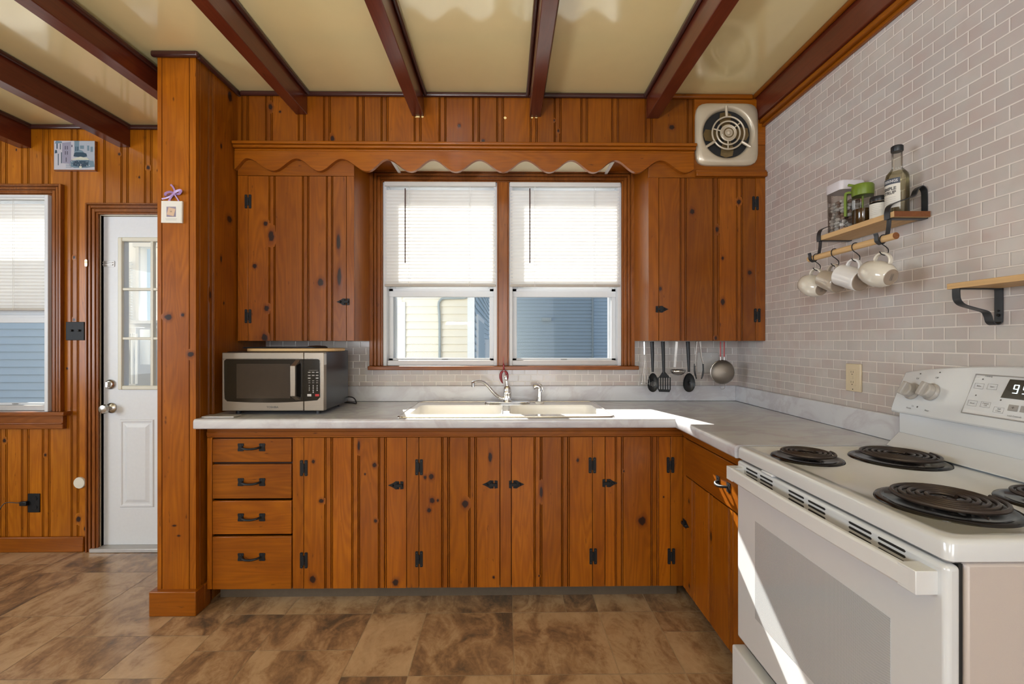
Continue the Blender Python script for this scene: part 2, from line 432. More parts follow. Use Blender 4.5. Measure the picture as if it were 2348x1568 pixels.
def slat():
    m = bpy.data.materials.new('blind_slat'); m.use_nodes = True; nt = m.node_tree; nt.nodes.clear()
    o = N(nt, 'ShaderNodeOutputMaterial'); d = N(nt, 'ShaderNodeBsdfPrincipled'); t = N(nt, 'ShaderNodeBsdfTranslucent')
    tc = N(nt, 'ShaderNodeTexCoord'); n = noise(nt, tc.outputs['Object'], 9, 2)
    c = mixc(nt, n, (0.80, 0.79, 0.76), (0.86, 0.86, 0.84)); L(nt, c, d.inputs['Base Color']); L(nt, c, t.inputs[0])
    d.inputs['Roughness'].default_value = 0.4
    x = N(nt, 'ShaderNodeMixShader'); x.inputs[0].default_value = 0.22
    L(nt, d.outputs[0], x.inputs[1]); L(nt, t.outputs[0], x.inputs[2]); L(nt, x.outputs[0], o.inputs[0]); return m
M['slat'] = slat()

def tile(name, ax, ph=0.0):
    m, nt, b, _ = _mat(name)
    g = N(nt, 'ShaderNodeNewGeometry').outputs['Position']; s = N(nt, 'ShaderNodeSeparateXYZ'); L(nt, g, s.inputs[0])
    c = N(nt, 'ShaderNodeCombineXYZ'); L(nt, s.outputs[ax], c.inputs[0])
    L(nt, math_n(nt, 'ADD', s.outputs[2], ph), c.inputs[1])
    def br(c1, c2, mo, msize, smooth):
        k = N(nt, 'ShaderNodeTexBrick'); k.offset = 0.5; k.squash = 1.0
        for nm, v in (('Scale', 1.0), ('Mortar Size', msize), ('Mortar Smooth', smooth), ('Bias', 0.0), ('Brick Width', 0.0785), ('Row Height', 0.0420)): k.inputs[nm].default_value = v
        k.inputs['Color1'].default_value = (*c1, 1); k.inputs['Color2'].default_value = (*c2, 1); k.inputs['Mortar'].default_value = (*mo, 1)
        L(nt, c.outputs[0], k.inputs['Vector']); return k
    k = br((0.47, 0.410, 0.390), (0.54, 0.500, 0.475), (0.70, 0.65, 0.60), 0.0017, 0.1)
    mott = noise(nt, g, 22, 4, 0.6)
    base = mixc(nt, ramp(nt, mott, [(0.35, 0.0), (0.70, 0.55)]), k.outputs['Color'], (0.46, 0.45, 0.42))
    mott2 = noise(nt, g, 9, 2, 0.5)
    base = mixc(nt, ramp(nt, mott2, [(0.45, 0.0), (0.70, 0.45)]), base, (0.48, 0.36, 0.325))
    base = mixc(nt, k.outputs['Fac'], base, (0.72, 0.67, 0.62))
    L(nt, base, b.inputs['Base Color'])
    k2 = br((1, 1, 1), (1, 1, 1), (0, 0, 0), 0.0042, 1.0)
    inv = math_n(nt, 'SUBTRACT', 1.0, k2.outputs['Fac'])
    wav = noise(nt, g, 30, 2, 0.4)
    h = math_n(nt, 'ADD', inv, math_n(nt, 'MULTIPLY', wav, 0.55))
    bump(nt, b, h, 0.55, 0.0018)
    b.inputs['Roughness'].default_value = 0.20; b.inputs['Coat Weight'].default_value = 0.3; b.inputs['Coat Roughness'].default_value = 0.08
    return m
M['tile_side'] = tile('subway_tile_side', 1)
M['tile_back'] = tile('subway_tile_back', 0)

def marble():
    m, nt, b, _ = _mat('marble_laminate')
    g = N(nt, 'ShaderNodeNewGeometry').outputs['Position']
    w = noise(nt, mapping(nt, g, (1, 1.3, 1.3), (0, 0, 0.5)), 2.6, 5, 0.6, 1.2)
    r = math_n(nt, 'ABSOLUTE', math_n(nt, 'SUBTRACT', w, 0.5))
    vein = ramp(nt, r, [(0.0, 1.0), (0.075, 0.0)])
    w2 = noise(nt, g, 1.7, 4, 0.6, 0.5)
    base = mixc(nt, ramp(nt, w2, [(0.35, 0.0), (0.7, 0.7)]), (0.62, 0.63, 0.655), (0.50, 0.50, 0.54))
    base = mixc(nt, math_n(nt, 'MULTIPLY', vein, math_n(nt, 'MULTIPLY', w2, 0.75)), base, (0.38, 0.33, 0.37))
    L(nt, base, b.inputs['Base Color']); b.inputs['Roughness'].default_value = 0.24; b.inputs['Coat Weight'].default_value = 0.15
    return m
M['marble'] = marble()

def floor_m():
    m, nt, b, _ = _mat('slate_vinyl')
    at = N(nt, 'ShaderNodeAttribute', attribute_name='gp').outputs['Vector']
    sp = N(nt, 'ShaderNodeSeparateXYZ'); L(nt, at, sp.inputs[0])
    bid = math_n(nt, 'FLOOR', math_n(nt, 'ADD', math_n(nt, 'MULTIPLY', sp.outputs[0], 0.1), 0.5))
    wn_ = N(nt, 'ShaderNodeTexWhiteNoise', noise_dimensions='1D'); L(nt, bid, wn_.inputs['W'])
    mp = mapping(nt, at, (1.0, 0.55, 1), (0, 0, 0.6))
    a = noise(nt, mp, 7.0, 6, 0.62, 0.9); c2 = noise(nt, mapping(nt, at, (1, 0.8, 1), (0, 0, 0.9)), 22.0, 6, 0.65, 1.6)
    f = math_n(nt, 'ADD', math_n(nt, 'MULTIPLY', a, 0.95), math_n(nt, 'MULTIPLY', c2, 0.32))
    f = math_n(nt, 'ADD', f, math_n(nt, 'MULTIPLY', math_n(nt, 'SUBTRACT', wn_.outputs[0], 0.5), 0.20))
    c = ramp(nt, f, [(0.42, (0.105, 0.072, 0.048)), (0.53, (0.215, 0.125, 0.068)), (0.62, (0.31, 0.185, 0.098)), (0.72, (0.42, 0.275, 0.155)), (0.9, (0.50, 0.34, 0.20))])
    L(nt, c, b.inputs['Base Color']); b.inputs['Roughness'].default_value = 0.27; b.inputs['Specular IOR Level'].default_value = 0.6
    bump(nt, b, a, 0.25, 0.002); return m
M['floor'] = floor_m()
M['grout'] = plain('floor_grout', (0.46, 0.34, 0.22), 0.6, var=0.1)

def siding(name, col, pitch, ax=None):
    m, nt, b, _ = _mat(name)
    g = N(nt, 'ShaderNodeNewGeometry').outputs['Position']; n = noise(nt, g, 3, 3)
    c = mixc(nt, n, tuple(q * 0.96 for q in col), tuple(min(1, q * 1.03) for q in col)); L(nt, c, b.inputs['Base Color'])
    b.inputs['Roughness'].default_value = 0.6; return m
M['s_cream'] = siding('cream_siding', (0.74, 0.71, 0.62), 0.1)
M['s_blue'] = siding('blue_siding', (0.50, 0.60, 0.68), 0.1)
M['s_slate'] = siding('slate_siding', (0.32, 0.39, 0.45), 0.1)
M['s_white'] = siding('white_siding', (0.80, 0.82, 0.84), 0.1)

def steel():
    m, nt, b, _ = _mat('brushed_steel')
    tc = N(nt, 'ShaderNodeTexCoord'); n = noise(nt, mapping(nt, tc.outputs['Object'], (1, 40, 200)), 6, 3)
    c = mixc(nt, n, (0.27, 0.235, 0.19), (0.36, 0.315, 0.26)); L(nt, c, b.inputs['Base Color'])
    b.inputs['Metallic'].default_value = 0.9; b.inputs['Roughness'].default_value = 0.34; return m
M['steel'] = steel()
def oven_glass():
    m, nt, b, _ = _mat('oven_door_dots')
    g = N(nt, 'ShaderNodeNewGeometry').outputs['Position']; s = N(nt, 'ShaderNodeSeparateXYZ'); L(nt, g, s.inputs[0])
    a = math_n(nt, 'SINE', math_n(nt, 'MULTIPLY', s.outputs[1], 2 * PI / 0.0034)); c = math_n(nt, 'SINE', math_n(nt, 'MULTIPLY', s.outputs[2], 2 * PI / 0.0034))
    f = math_n(nt, 'MULTIPLY', a, c); f = ramp(nt, f, [(0.10, 0.0), (0.35, 1.0)])
    col = mixc(nt, f, (0.56, 0.58, 0.60), (0.15, 0.16, 0.17)); L(nt, col, b.inputs['Base Color'])
    b.inputs['Roughness'].default_value = 0.12; b.inputs['Coat Weight'].default_value = 0.6; return m
M['ovenglass'] = oven_glass()
M['screen'] = plain('strainer_mesh', (0.30, 0.26, 0.22), 0.4, 0.8, nb=0.8, ns=900, var=0.15)
# ---------------------------------------------------------------- panelling
_BID = [0]
def panel(mb, fn, u0, u1, z0, z1, strips=(), knots=(), sc=1.0, rnd=0, joints=()):
    """grooved pine boards; fn(u, z, depth) gives the point, depth > 0 goes into the wall; joints are plain V lines"""
    _BID[0] += 1; base = _BID[0] * 7 % 61
    pts = [(u0, 0.0, 0.0, 0)]
    ev = sorted([(c, 0) for c in strips] + [(c, 1) for c in joints])
    bid = 0
    for c, kind in ev:
        if c < u0 + 0.004 or c > u1 - 0.004: continue
        prof = ((-.024, 0, 0), (-.0210, .0050, 1.0), (-.0185, .0008, .15), (-.0165, .0005, .1), (-.0138, .0050, 1.0), (-.012, .001, .15),
                (.008, .001, .1), (.0105, .0068, 1.0), (.0135, .001, .25), (.0170, .0005, .1), (.0193, .0050, 1.0), (.0222, 0, 0)) if kind == 0 else \
               ((-.003, 0, .0), (.0, .004, 1.0), (.003, 0, .0))
        for a, d, k in prof:
            u = c + a * sc
            if u <= pts[-1][0] + 1e-5 or u >= u1 - 1e-5: continue
            joint = (a in (.0105, .0))
            pts.append((u, d, k, 1 if joint else 0))
    pts.append((u1, 0.0, 0.0, 0))
    seg = []; cur = [pts[0]]
    for p in pts[1:]:
        cur.append(p)
        if p[3]: seg.append(cur); cur = [p]
    seg.append(cur)
    spans = []
    for i, s in enumerate(seg):
        off = (base + i * 3) % 97
        if len(s) < 2: continue
        spans.append((s[0][0], s[-1][0], off))
        vs = []; dk = []; fs = []
        for u, d, k, _ in s:
            vs += [fn(u, z0, d), fn(u, z1, d)]; dk += [k, k]
        for j in range(len(s) - 1): fs.append((2 * j, 2 * j + 2, 2 * j + 3, 2 * j + 1))
        mb.add(vs, fs, 0, off, None, dk)
    ks = list(knots)
    for _ in range(rnd):
        s = random.choice(spans); w = s[1] - s[0]
        if w < 0.05: continue
        r = random.uniform(.004, .009)
        ks.append((random.uniform(s[0] + .03 * sc, s[1] - .03 * sc) if w > .09 else (s[0] + s[1]) / 2, random.uniform(z0 + .05, z1 - .05), r, r * random.uniform(1.0, 1.6)))
    for (u, z, ru, rz) in ks:
        off = 0
        for a, b_, o in spans:
            if a <= u <= b_: off = o
        n = 14; vs = [fn(u, z, -.0004)]; kn = [1.0]
        jit = [random.uniform(.85, 1.12) for _ in range(n)]
        for rr, kk in ((.62, .78), (1.0, .45), (1.75, 0.0)):
            for j in range(n):
                a = 2 * PI * j / n
                vs.append(fn(min(max(u + ru * rr * jit[j] * math.cos(a), u0), u1), min(max(z + rz * rr * jit[j] * math.sin(a) * (1.25 if rr > 1.5 else 1), z0), z1), -.0004 * (2 - rr) if rr < 1.5 else -.0001)); kn.append(kk)
        fs = [(0, 1 + j, 1 + (j + 1) % n) for j in range(n)]
        for q in (0, 1):
            for j in range(n): fs.append((1 + q * n + j, 1 + q * n + (j + 1) % n, 1 + (q + 1) * n + (j + 1) % n, 1 + (q + 1) * n + j))
        mb.add(vs, fs, 0, off, kn)
    return mb
def fy(Y): return lambda u, z, d: (u, Y + d, z)
def fx(X, s=1): return lambda u, z, d: (X + d * s, u, z)
def kp(lst, Y, f=FPX):
    """knots given in photo pixels on the plane y = Y"""
    o = []
    for q in lst:
        p = P(q[0], q[1], Y); r = q[2] * Y / FPX; o.append((p.x, p.z, r, (q[3] if len(q) > 3 else q[2] * 1.15) * Y / FPX))
    return o

# ---------------------------------------------------------------- floor
def build_floor():
    g = MB(); g.box(-4.6, 1.75, -2.9, 3.0, -0.06, -0.0012)
    u = 0.0515; S = 13 * u; k = 0
    t = MB()
    for bx in range(-7, 3):
        for by in range(-5, 5):
            X0 = 0.032 + bx * S; Y0 = 2.193 - 2 * S + by * S + (bx % 2) * 5 * u
            if Y0 > 2.95: continue
            fxx, fyy, tr = [random.random() < .5 for _ in range(3)]
            if random.random() < .4: rects = [(0, 0, 8, 8), (8, 0, 5, 8), (0, 8, 8, 5), (8, 8, 5, 5)]
            elif random.random() < .5: rects = [(0, 0, 8, 5), (0, 5, 8, 8), (8, 0, 5, 5), (8, 5, 5, 3), (8, 8, 5, 5)]
            else: rects = [(0, 0, 5, 8), (5, 0, 8, 5), (5, 5, 3, 3), (8, 5, 5, 8), (0, 8, 8, 5)] if False else [(0, 0, 5, 5), (5, 0, 8, 5), (0, 5, 5, 8), (5, 5, 8, 8)]
            for (a, b, w, h) in rects:
                if tr: a, b, w, h = b, a, h, w
                if fxx: a = 13 - a - w
                if fyy: b = 13 - b - h
                x0 = max(X0 + a * u + .0012, -4.6); x1 = min(X0 + (a + w) * u - .0012, 1.7); y0 = max(Y0 + b * u + .0012, -2.8); y1 = min(Y0 + (b + h) * u - .0012, 2.95)
                if x1 - x0 < .004 or y1 - y0 < .004: continue
                t.add([(x0, y0, 0), (x1, y0, 0), (x1, y1, 0), (x0, y1, 0)], [(0, 1, 2, 3)], 1, k % 90); k += 1
    g.v += t.v; g.k += t.k; g.d += t.d; b0 = len(g.f)
    off = len(g.o); g.f += [tuple(i + off for i in q) for q in t.f]; g.m += t.m; g.o += t.o
    o = g.build('floor', [M['grout'], M['floor']], wood='z', fix=False, smooth=False); struct(o, 'brown mottled slate-look vinyl floor')
build_floor()

# ---------------------------------------------------------------- ceiling
XA = PZ(50, 0, 2.53).x       # the beam beside the partition
c = MB(); c.box(XA, 1.75, -2.9, 3.0, ZC, ZC + .1); c.box(-4.6, XA, -2.9, 3.0, 2.638, ZC + .1)
struct(c.build('ceiling', M['ceiling'], smooth=False), 'glossy cream ceiling between the beams')

# ---------------------------------------------------------------- walls
W1L, W1R = xa(879, YW), xa(1424, YW); W1B, W1T = za(838, YW), za(420, YW)
DL, DR = xa(228, YL), XPL - 0.03; DT = za(492, YL, 250)
W2L, W2R = xa(-215, YL), xa(122, YL); W2B, W2T = za(942, YL, 60), za(450, YL, 60)
YO = 3.03                     # outside face of the back wall
wb_ = MB()
XE = (XP + XPL) / 2
wb_.box(XE, W1L, YW, YO, 0, ZC); wb_.box(W1R, 1.75, YW, YO, 0, ZC); wb_.box(W1L, W1R, YW, YO, 0, W1B); wb_.box(W1L, W1R, YW, YO, W1T, ZC)
wb_.box(-4.6, W2L, YL + .01, YO, 0, ZC); wb_.box(W2L, W2R, YL + .01, YO, 0, W2B); wb_.box(W2L, W2R, YL + .01, YO, W2T, ZC)
wb_.box(W2R, DL, YL + .01, YO, 0, ZC); wb_.box(DL, DR, YL + .01, YO, DT, ZC); wb_.box(DR, XE, YL + .01, YO, 0, ZC)
wall_back = struct(wb_.build('wall_back', M['wallpaint'], smooth=False))
t = MB()
tz0, tz1 = za(890, YW), za(776, YW)
t.box(XP, xa(858, YW), YW - .004, YW, tz0, ZU + .05); t.box(xa(858, YW), xa(1446, YW), YW - .004, YW, tz0, W1B - .02); t.box(xa(1446, YW), XW, YW - .004, YW, tz0, ZU + .05)
t.build('tile_backsplash', M['tile_back'], wall_back, smooth=False)
p = MB()
LST = [xa(q, YL) for q in (-190, -140, -96, -45, 8, 58, 106, 172, 233, 286, 340, 395)]
FF = fy(YL)
def pl(x0, x1, z0, z1, rnd=3, kn=()): panel(p, FF, x0, x1, z0, z1, [q for q in LST], kn, 1.15, rnd)
pl(-4.6, W2L, 0, ZC, 6); pl(W2L, W2R, 0, W2B, 4, kp([(10, 1010, 4), (104, 1043, 3)], YL)); pl(W2L, W2R, W2T, ZC, 4)
pl(W2R, DL, 0, ZC, 5, kp([(170, 590, 3), (170, 733, 3), (180, 1190, 6)], YL)); pl(DL, DR, DT, ZC, 3, kp([(340, 384, 4)], YL))
p.build('pine_panelling', M['pinewall'], wall_back, wood='z')

w = MB(); w.box(XW, 1.75, -2.9, 3.0, 0, ZC)
struct(w.build('wall_right', M['tile_side'], smooth=False), 'kitchen wall of pinkish grey glazed subway tile')
w = MB(); w.box(-4.6, -4.45, -2.9, -0.7, 0, ZC); w.box(-4.6, -4.45, 1.1, 3.0, 0, ZC); w.box(-4.6, -4.45, -0.7, 1.1, 0, 0.85); w.box(-4.6, -4.45, -0.7, 1.1, 2.2, ZC)
struct(w.build('wall_left', M['reflwall'], smooth=False))
w = MB(); w.box(-4.6, -2.75, -2.72, -2.6, 0, ZC); w.box(-2.75, -1.25, -2.72, -2.6, 0, 0.9); w.box(-2.75, -1.25, -2.72, -2.6, 2.2, ZC)
w.box(-1.25, -0.4, -2.72, -2.6, 0, ZC); w.box(-0.4, 0.9, -2.72, -2.6, 0, 0.45); w.box(-0.4, 0.9, -2.72, -2.6, 2.35, ZC); w.box(0.9, 1.75, -2.72, -2.6, 0, ZC)
struct(w.build('wall_rear', M['reflwall'], smooth=False))

# partition that ends in the pine post
q = MB()
pf = 2.205
q.box(XPL, XP - .012, pf + .012, YL + .01, 0, ZC, off=5)
xs = [xa(371, pf), xa(434, pf)]
panel(q, fy(pf), XPL, XP, 0, ZC, (), kp([(386, 727, 9, 7), (419, 722, 4), (437, 812, 8, 6), (400, 1205, 5, 2), (410, 1228, 4, 2)], pf), joints=xs, rnd=3)
b1 = ya(484, XP)
panel(q, lambda u, z, d: (XP - d, u, z), pf, YW, 0, ZC, (b1,), [(PX(a, b, XP).y, PX(a, b, XP).z, r, r2) for a, b, r, r2 in
      ((527, 222, .02, .03), (526, 503, .024, .018), (507, 594, .008, .018), (513, 695, .006, .008), (507, 335, .008, .014), (440 + 42, 676, .008, .02))], 1.1, joints=(ya(458, XP),))
q.box(XPL, XP, pf, pf + .0125, 0, .001)
wp = struct(q.build('wall_partition', M['pine'], wood='z'), 'narrow knotty pine partition ending in a post beside the counter')
q = MB(); pz = za(1357, 2.18, 400)
q.box(XPL - .022, XP + .016, 2.18, 2.245, 0, pz); q.box(XP, XP + .016, 2.245, YB + .03, 0, pz); q.box(XPL - .022, XPL, 2.245, YL, 0, pz)
q.build('plinth', M['rail'], wp, wood='x', bevel=.004)
q = MB()
q.box(XPL - .02, XP + .02, 2.183, 2.205, ZC - .028, ZC); q.box(XP, XP + .02, 2.205, 2.56, ZC - .028, ZC)
q.build('crown_molding', M['darktrim'], wp, wood='x', bevel=.008)

# panelled soffit above the wall cabinets
YS = 2.545; ZS = za(396, YW)   # underside of the soffit
XS1 = xa(1590, YS)
q = MB()
st = [xa(a, YS) for a in (562, 617, 692, 750, 827, 882, 958, 1015, 1092, 1147, 1224, 1279, 1340, 1411, 1488, 1584)]
panel(q, fy(YS), XP, XW, ZS, ZC, st, kp([(762, 318, 5, 7), (1053, 288, 4), (1108, 323, 4), (1540, 292, 7, 6), (620, 245, 5, 7), (1280, 300, 3)], YS), 0.95, 2)
q.box(XP, XW, YS + .006, YW, ZS, ZC, off=3)
sof = struct(q.build('wall_soffit', M['pineshaded'], wood='z'), 'knotty pine panelled soffit above the window')
q = MB(); random.seed(3)
for (px, py, w_, h_) in ((958, 268, 12, 4), (969, 268, 6, 3), (1158, 270, 7, 6), (1220, 270, 5, 3), (1230, 270, 6, 3)):
    c0 = P(px, py, YS); pts = [(math.cos(a) * w_ * .0012 * random.uniform(.6, 1.2), math.sin(a) * h_ * .0012 * random.uniform(.6, 1.2)) for a in [2 * PI * i / 9 for i in range(9)]]
    q.prism(pts, lambda u, v, a: (c0.x + u, YS - .002 + a, c0.z + v), 0, .002)
q.build('paint_chip', M['chip'], sof)
q = MB(); q.box(xa(905, 2.7), xa(1400, 2.7), 2.56, 2.83, ZS - .004, ZS)
q.build('cream_underside_panel', M['cream'], sof)
for a in (905, 1400):
    q = MB(); q.box(xa(a, 2.7) - .008, xa(a, 2.7) + .008, 2.56, 2.83, ZS - .014, ZS); q.build('underside_batten', M['white'], sof)

# crown moldings at the ceiling
def mold(name, segs, mat, w='x', r=.02, parent=None):
    q = MB()
    for (x0, x1, y0, y1, z0, z1) in segs: q.box(x0, x1, y0, y1, z0, z1)
    return q.build(name, mat, parent, wood=w, bevel=r * .45, seg=3)
# ---------------------------------------------------------------- ceiling beams
def beam(name, x0, x1, zb, y1, zc, label, group='dark beams across the cream ceiling', mat='beam', y0=-2.6):
    t = thing(name, label, 'beam', ((x0 + x1) / 2, y1, zc), group)
    q = MB(); q.box(x0, x1, y0, y1, zb, zc); q.build('beam_body', M[mat], t, wood='y', bevel=.003, seed=random.randint(0, 30))
    for s in (-1, 1):
        q = MB(); xx = x0 if s < 0 else x1
        q.box(xx, xx + s * .02, y0, y1, zc - .024, zc); q.build('edge_molding', M['darktrim'], t, wood='y', bevel=.008, seg=3)
    return t
zk = za(268, YS)
def bx(a, b, Y): return xa(a, Y), xa(b, Y)
beam('ceiling_beam', *bx(679, 705, YS), za(266, YS), YS, ZC, 'dark beam meeting the soffit nearest the pine post, over the left wall cabinet')
beam('ceiling_beam', *bx(945, 972, YS), zk, YS, ZC, 'dark beam meeting the soffit above the left half of the kitchen window')
beam('ceiling_beam', *bx(1214, 1240, YS), zk, YS, ZC, 'dark beam meeting the soffit above the right half of the kitchen window')
beam('ceiling_beam', *bx(1482, 1510, YS), za(270, YS), YS, ZC, 'dark reddish beam meeting the soffit beside the exhaust fan')
pa = PZ(29.9, 0, 2.53); pb = PZ(71.2, 0, 2.53)
beam('ceiling_beam', pa.x, pb.x, 2.53, YL, 2.638, 'dark beam that disappears behind the pine post')
beam('ceiling_beam', *bx(273, 299, YL), za(338, YL, 286), YL, 2.638, 'dark beam ending on the panelled wall over the white door, right of the painting')
beam('ceiling_beam', *bx(44, 72, YL), za(340, YL, 58), YL, 2.638, 'dark beam ending on the panelled wall over the left window')
t = thing('ceiling_beam', 'wide red-brown beam with stepped trim along the top of the tiled wall', 'beam', (XW, YS, ZC), 'dark beams across the cream ceiling')
xb = P(1740, 211, 2.51).x; zb1 = P(1745, 275, YU).z; zb2 = P(1757, 291, YU).z
q = MB(); q.box(xb, XW, -2.6, YS, zb1, ZC); q.build('beam_body', M['beam'], t, wood='y', bevel=.003)
q = MB(); q.box(xb + .012, XW, -2.6, YS, zb1 - .022, zb1); q.box(xb + .03, XW, -2.6, YS, zb2, zb1 - .022); q.build('lower_molding', M['rail'], t, wood='y', bevel=.006, seg=3)
q = MB(); q.box(xb - .02, xb, -2.6, YS, ZC - .022, ZC); q.build('edge_molding', M['rail'], t, wood='y', bevel=.008, seg=3)
x6 = xa(1510, YS)
struct(mold('trim_1', [(XP + .02, x6, YS - .02, YS, ZC - .026, ZC)], M['darktrim']), 'dark molding along the top of the soffit')
struct(mold('trim_2', [(x6, xb - .02, YS - .02, YS, ZC - .026, ZC)], M['rail']), 'orange molding above the exhaust fan')
struct(mold('trim_3', [(-4.45, XPL, YL - .022, YL, 2.610, 2.638)], M['darktrim']), 'dark molding along the top of the panelled wall')
q = MB(); q.box(-4.45, xa(197, YL), YL - .02, YL, 0, za(1232, YL - .02, 100)); struct(q.build('baseboard_back', M['rail'], wood='x', bevel=.005), 'pine baseboard under the left window')

# ---------------------------------------------------------------- window casings, frames and glass
def casing(parent, x0, x1, z0, z1, Y, w, bottom=False, d=.026, name='casing', wb2=None):
    """stepped molding around an opening; x0..z1 is the inner edge"""
    q = MB()
    steps = ((0, .012, d * .45), (.012, .030, d * .75), (.030, .036, d * .5), (.036, .050, d * .85), (.050, .056, d * .6), (.056, w, d))
    for a, b, h in steps:
        b = min(b, w)
        q.box(x0 - b, x0 - a, Y - h, Y, z0, z1 + b); q.box(x1 + a, x1 + b, Y - h, Y, z0, z1 + b)
        q.box(x0 - a, x1 + a, Y - h, Y, z1 + a, z1 + b, off=4)
    return q.build(name, M['casing'], parent, wood='z', bevel=.0025)

def sash_unit(root, x0, x1, z0, z1, zm, zm0, Y, sticker, sgn=0):
    """aluminium double-hung unit in one opening: jambs, upper and lower frames and two panes"""
    q = MB()
    for (a, b) in ((x0, x0 + .022), (x1 - .022, x1)): q.box(a, b, YW - .005, Y + .08, z0, z1)
    q.box(x0 + .022, x1 - .022, YW - .005, Y + .08, z1 - .015, z1)
    q.build('jamb_liner', M['vinyl'], root, bevel=.002)
    q = MB(); f = .034
    xi0, xi1 = x0 + .022, x1 - .022
    q.box(xi0, xi0 + f * .8, Y, Y + .022, z0 + .03, zm); q.box(xi1 - f * .8, xi1, Y, Y + .022, z0 + .03, zm)
    q.box(xi0, xi1, Y - .004, Y + .026, zm0, zm - .016); q.box(xi0, xi1, Y, Y + .022, zm - .02, zm)
    q.box(xi0, xi1, Y, Y + .022, z0 + .03, z0 + .044)
    q.build('lower_sash', M['vinyl'], root, bevel=.002)
    q = MB(); q.box(x0 + .004, x1 - .004, Y - .035, Y + .03, z0, z0 + .032); q.build('bottom_rail', M['alum'], root, bevel=.002)
    q = MB(); q.box(xi0 + f * .8 + .001, xi1 - f * .8 - .001, Y + .010, Y + .013, z0 + .045, zm0 + .001); q.build('lower_pane', M['pane'], root)
    q = MB(); Y2 = Y + .035
    q.box(xi0, xi0 + f, Y2, Y2 + .02, zm0 + .01, z1 - .015); q.box(xi1 - f, xi1, Y2, Y2 + .02, zm0 + .01, z1 - .015)
    q.box(xi0 + f, xi1 - f, Y2, Y2 + .02, zm0 + .01, zm0 + .15); q.box(xi0 + f, xi1 - f, Y2, Y2 + .02, z1 - .075, z1 - .015)  # bottom rail made extra tall behind the blind to block stray sun
    q.build('upper_sash', M['vinyl'], root, bevel=.002)
    q = MB(); q.box(xi0 + f, xi1 - f, Y2 + .009, Y2 + .012, zm0 + .15, z1 - .075); q.build('upper_pane', M['pane'], root)
    q = MB(); Y3 = Y + .10      # storm frame outside
    q.box(xi0, xi0 + .03, Y3 - .03, Y3, z0 + .01, z1); q.box(xi1 - .03, xi1, Y3 - .03, Y3, z0 + .01, z1); q.box(xi0, xi1, Y3 - .03, Y3, z0 - .0, z0 + .03)
    q.build('storm_frame', M['vinyl'], root, bevel=.002)
    c0 = P(sticker[0], sticker[1], Y - .002); q = MB(); q.box(c0.x - .026, c0.x + .026, Y - .0015, Y, c0.z - .0065, c0.z + .0065)
    text(q, 'WARNING', .0105, lambda u, v: (c0.x + u, Y - .0020, c0.z + v), 1, sx=.8, bold=.0003)
    q.build('warning_sticker', [M['vinyl'], M['text']], root)

Y1 = 2.895
w1 = struct(thing('window_1', 'double window over the sink with orange pine casing', 'window', ((W1L + W1R) / 2, YW, W1B)))
del w1['category']
casing(w1, W1L, W1R, W1B, W1T, YW - .0045, .078)
mx0, mx1 = xa(1140, YW), xa(1167, YW)
q = MB(); q.box(mx0, mx1, YW - .022, Y1 + .12, W1B, W1T, off=3); q.box(mx0 + .006, mx0 + .010, YW - .025, YW - .02, W1B, W1T); q.box(mx1 - .010, mx1 - .006, YW - .025, YW - .02, W1B, W1T)
q.build('mullion', M['casing'], w1, wood='z', bevel=.002)
q = MB(); q.box(xa(843, 2.79), xa(1465, 2.79), 2.785, YO - .03, W1B - .024, W1B); q.build('stool', M['casing'], w1, wood='x', bevel=.004)
zm1, zm0 = za(662, Y1), za(681, Y1)
sash_unit(w1, W1L, mx0, W1B, W1T, zm1, zm0, Y1, (1020, 824)); sash_unit(w1, mx1, W1R, W1B, W1T, zm1, zm0, Y1, (1293, 824))
Y2_ = 2.925
w2 = struct(thing('window_2', 'single window in the panelled wall left of the white door', 'window', ((W2L + W2R) / 2, YL, W2B))); del w2['category']
casing(w2, W2L, W2R, W2B, W2T, YL, .070)
q = MB(); q.box(W2L - .10, xa(147, YL - .05), YL - .055, YO - .03, W2B - .024, W2B); q.build('stool', M['casing'], w2, wood='x', bevel=.004)
q = MB(); q.box(W2L - .08, xa(143, YL - .03), YL - .028, YL, za(984, YL - .03, 60), W2B - .024); q.box(W2L - .08, xa(143, YL - .03), YL - .036, YL, za(984, YL - .03, 60) + .03, za(984, YL - .03, 60) + .038)
q.build('apron', M['casing'], w2, wood='x', bevel=.004)
sash_unit(w2, W2L, W2R, W2B, W2T, za(722, Y2_, 60), za(740, Y2_, 60), Y2_, (35, 926))

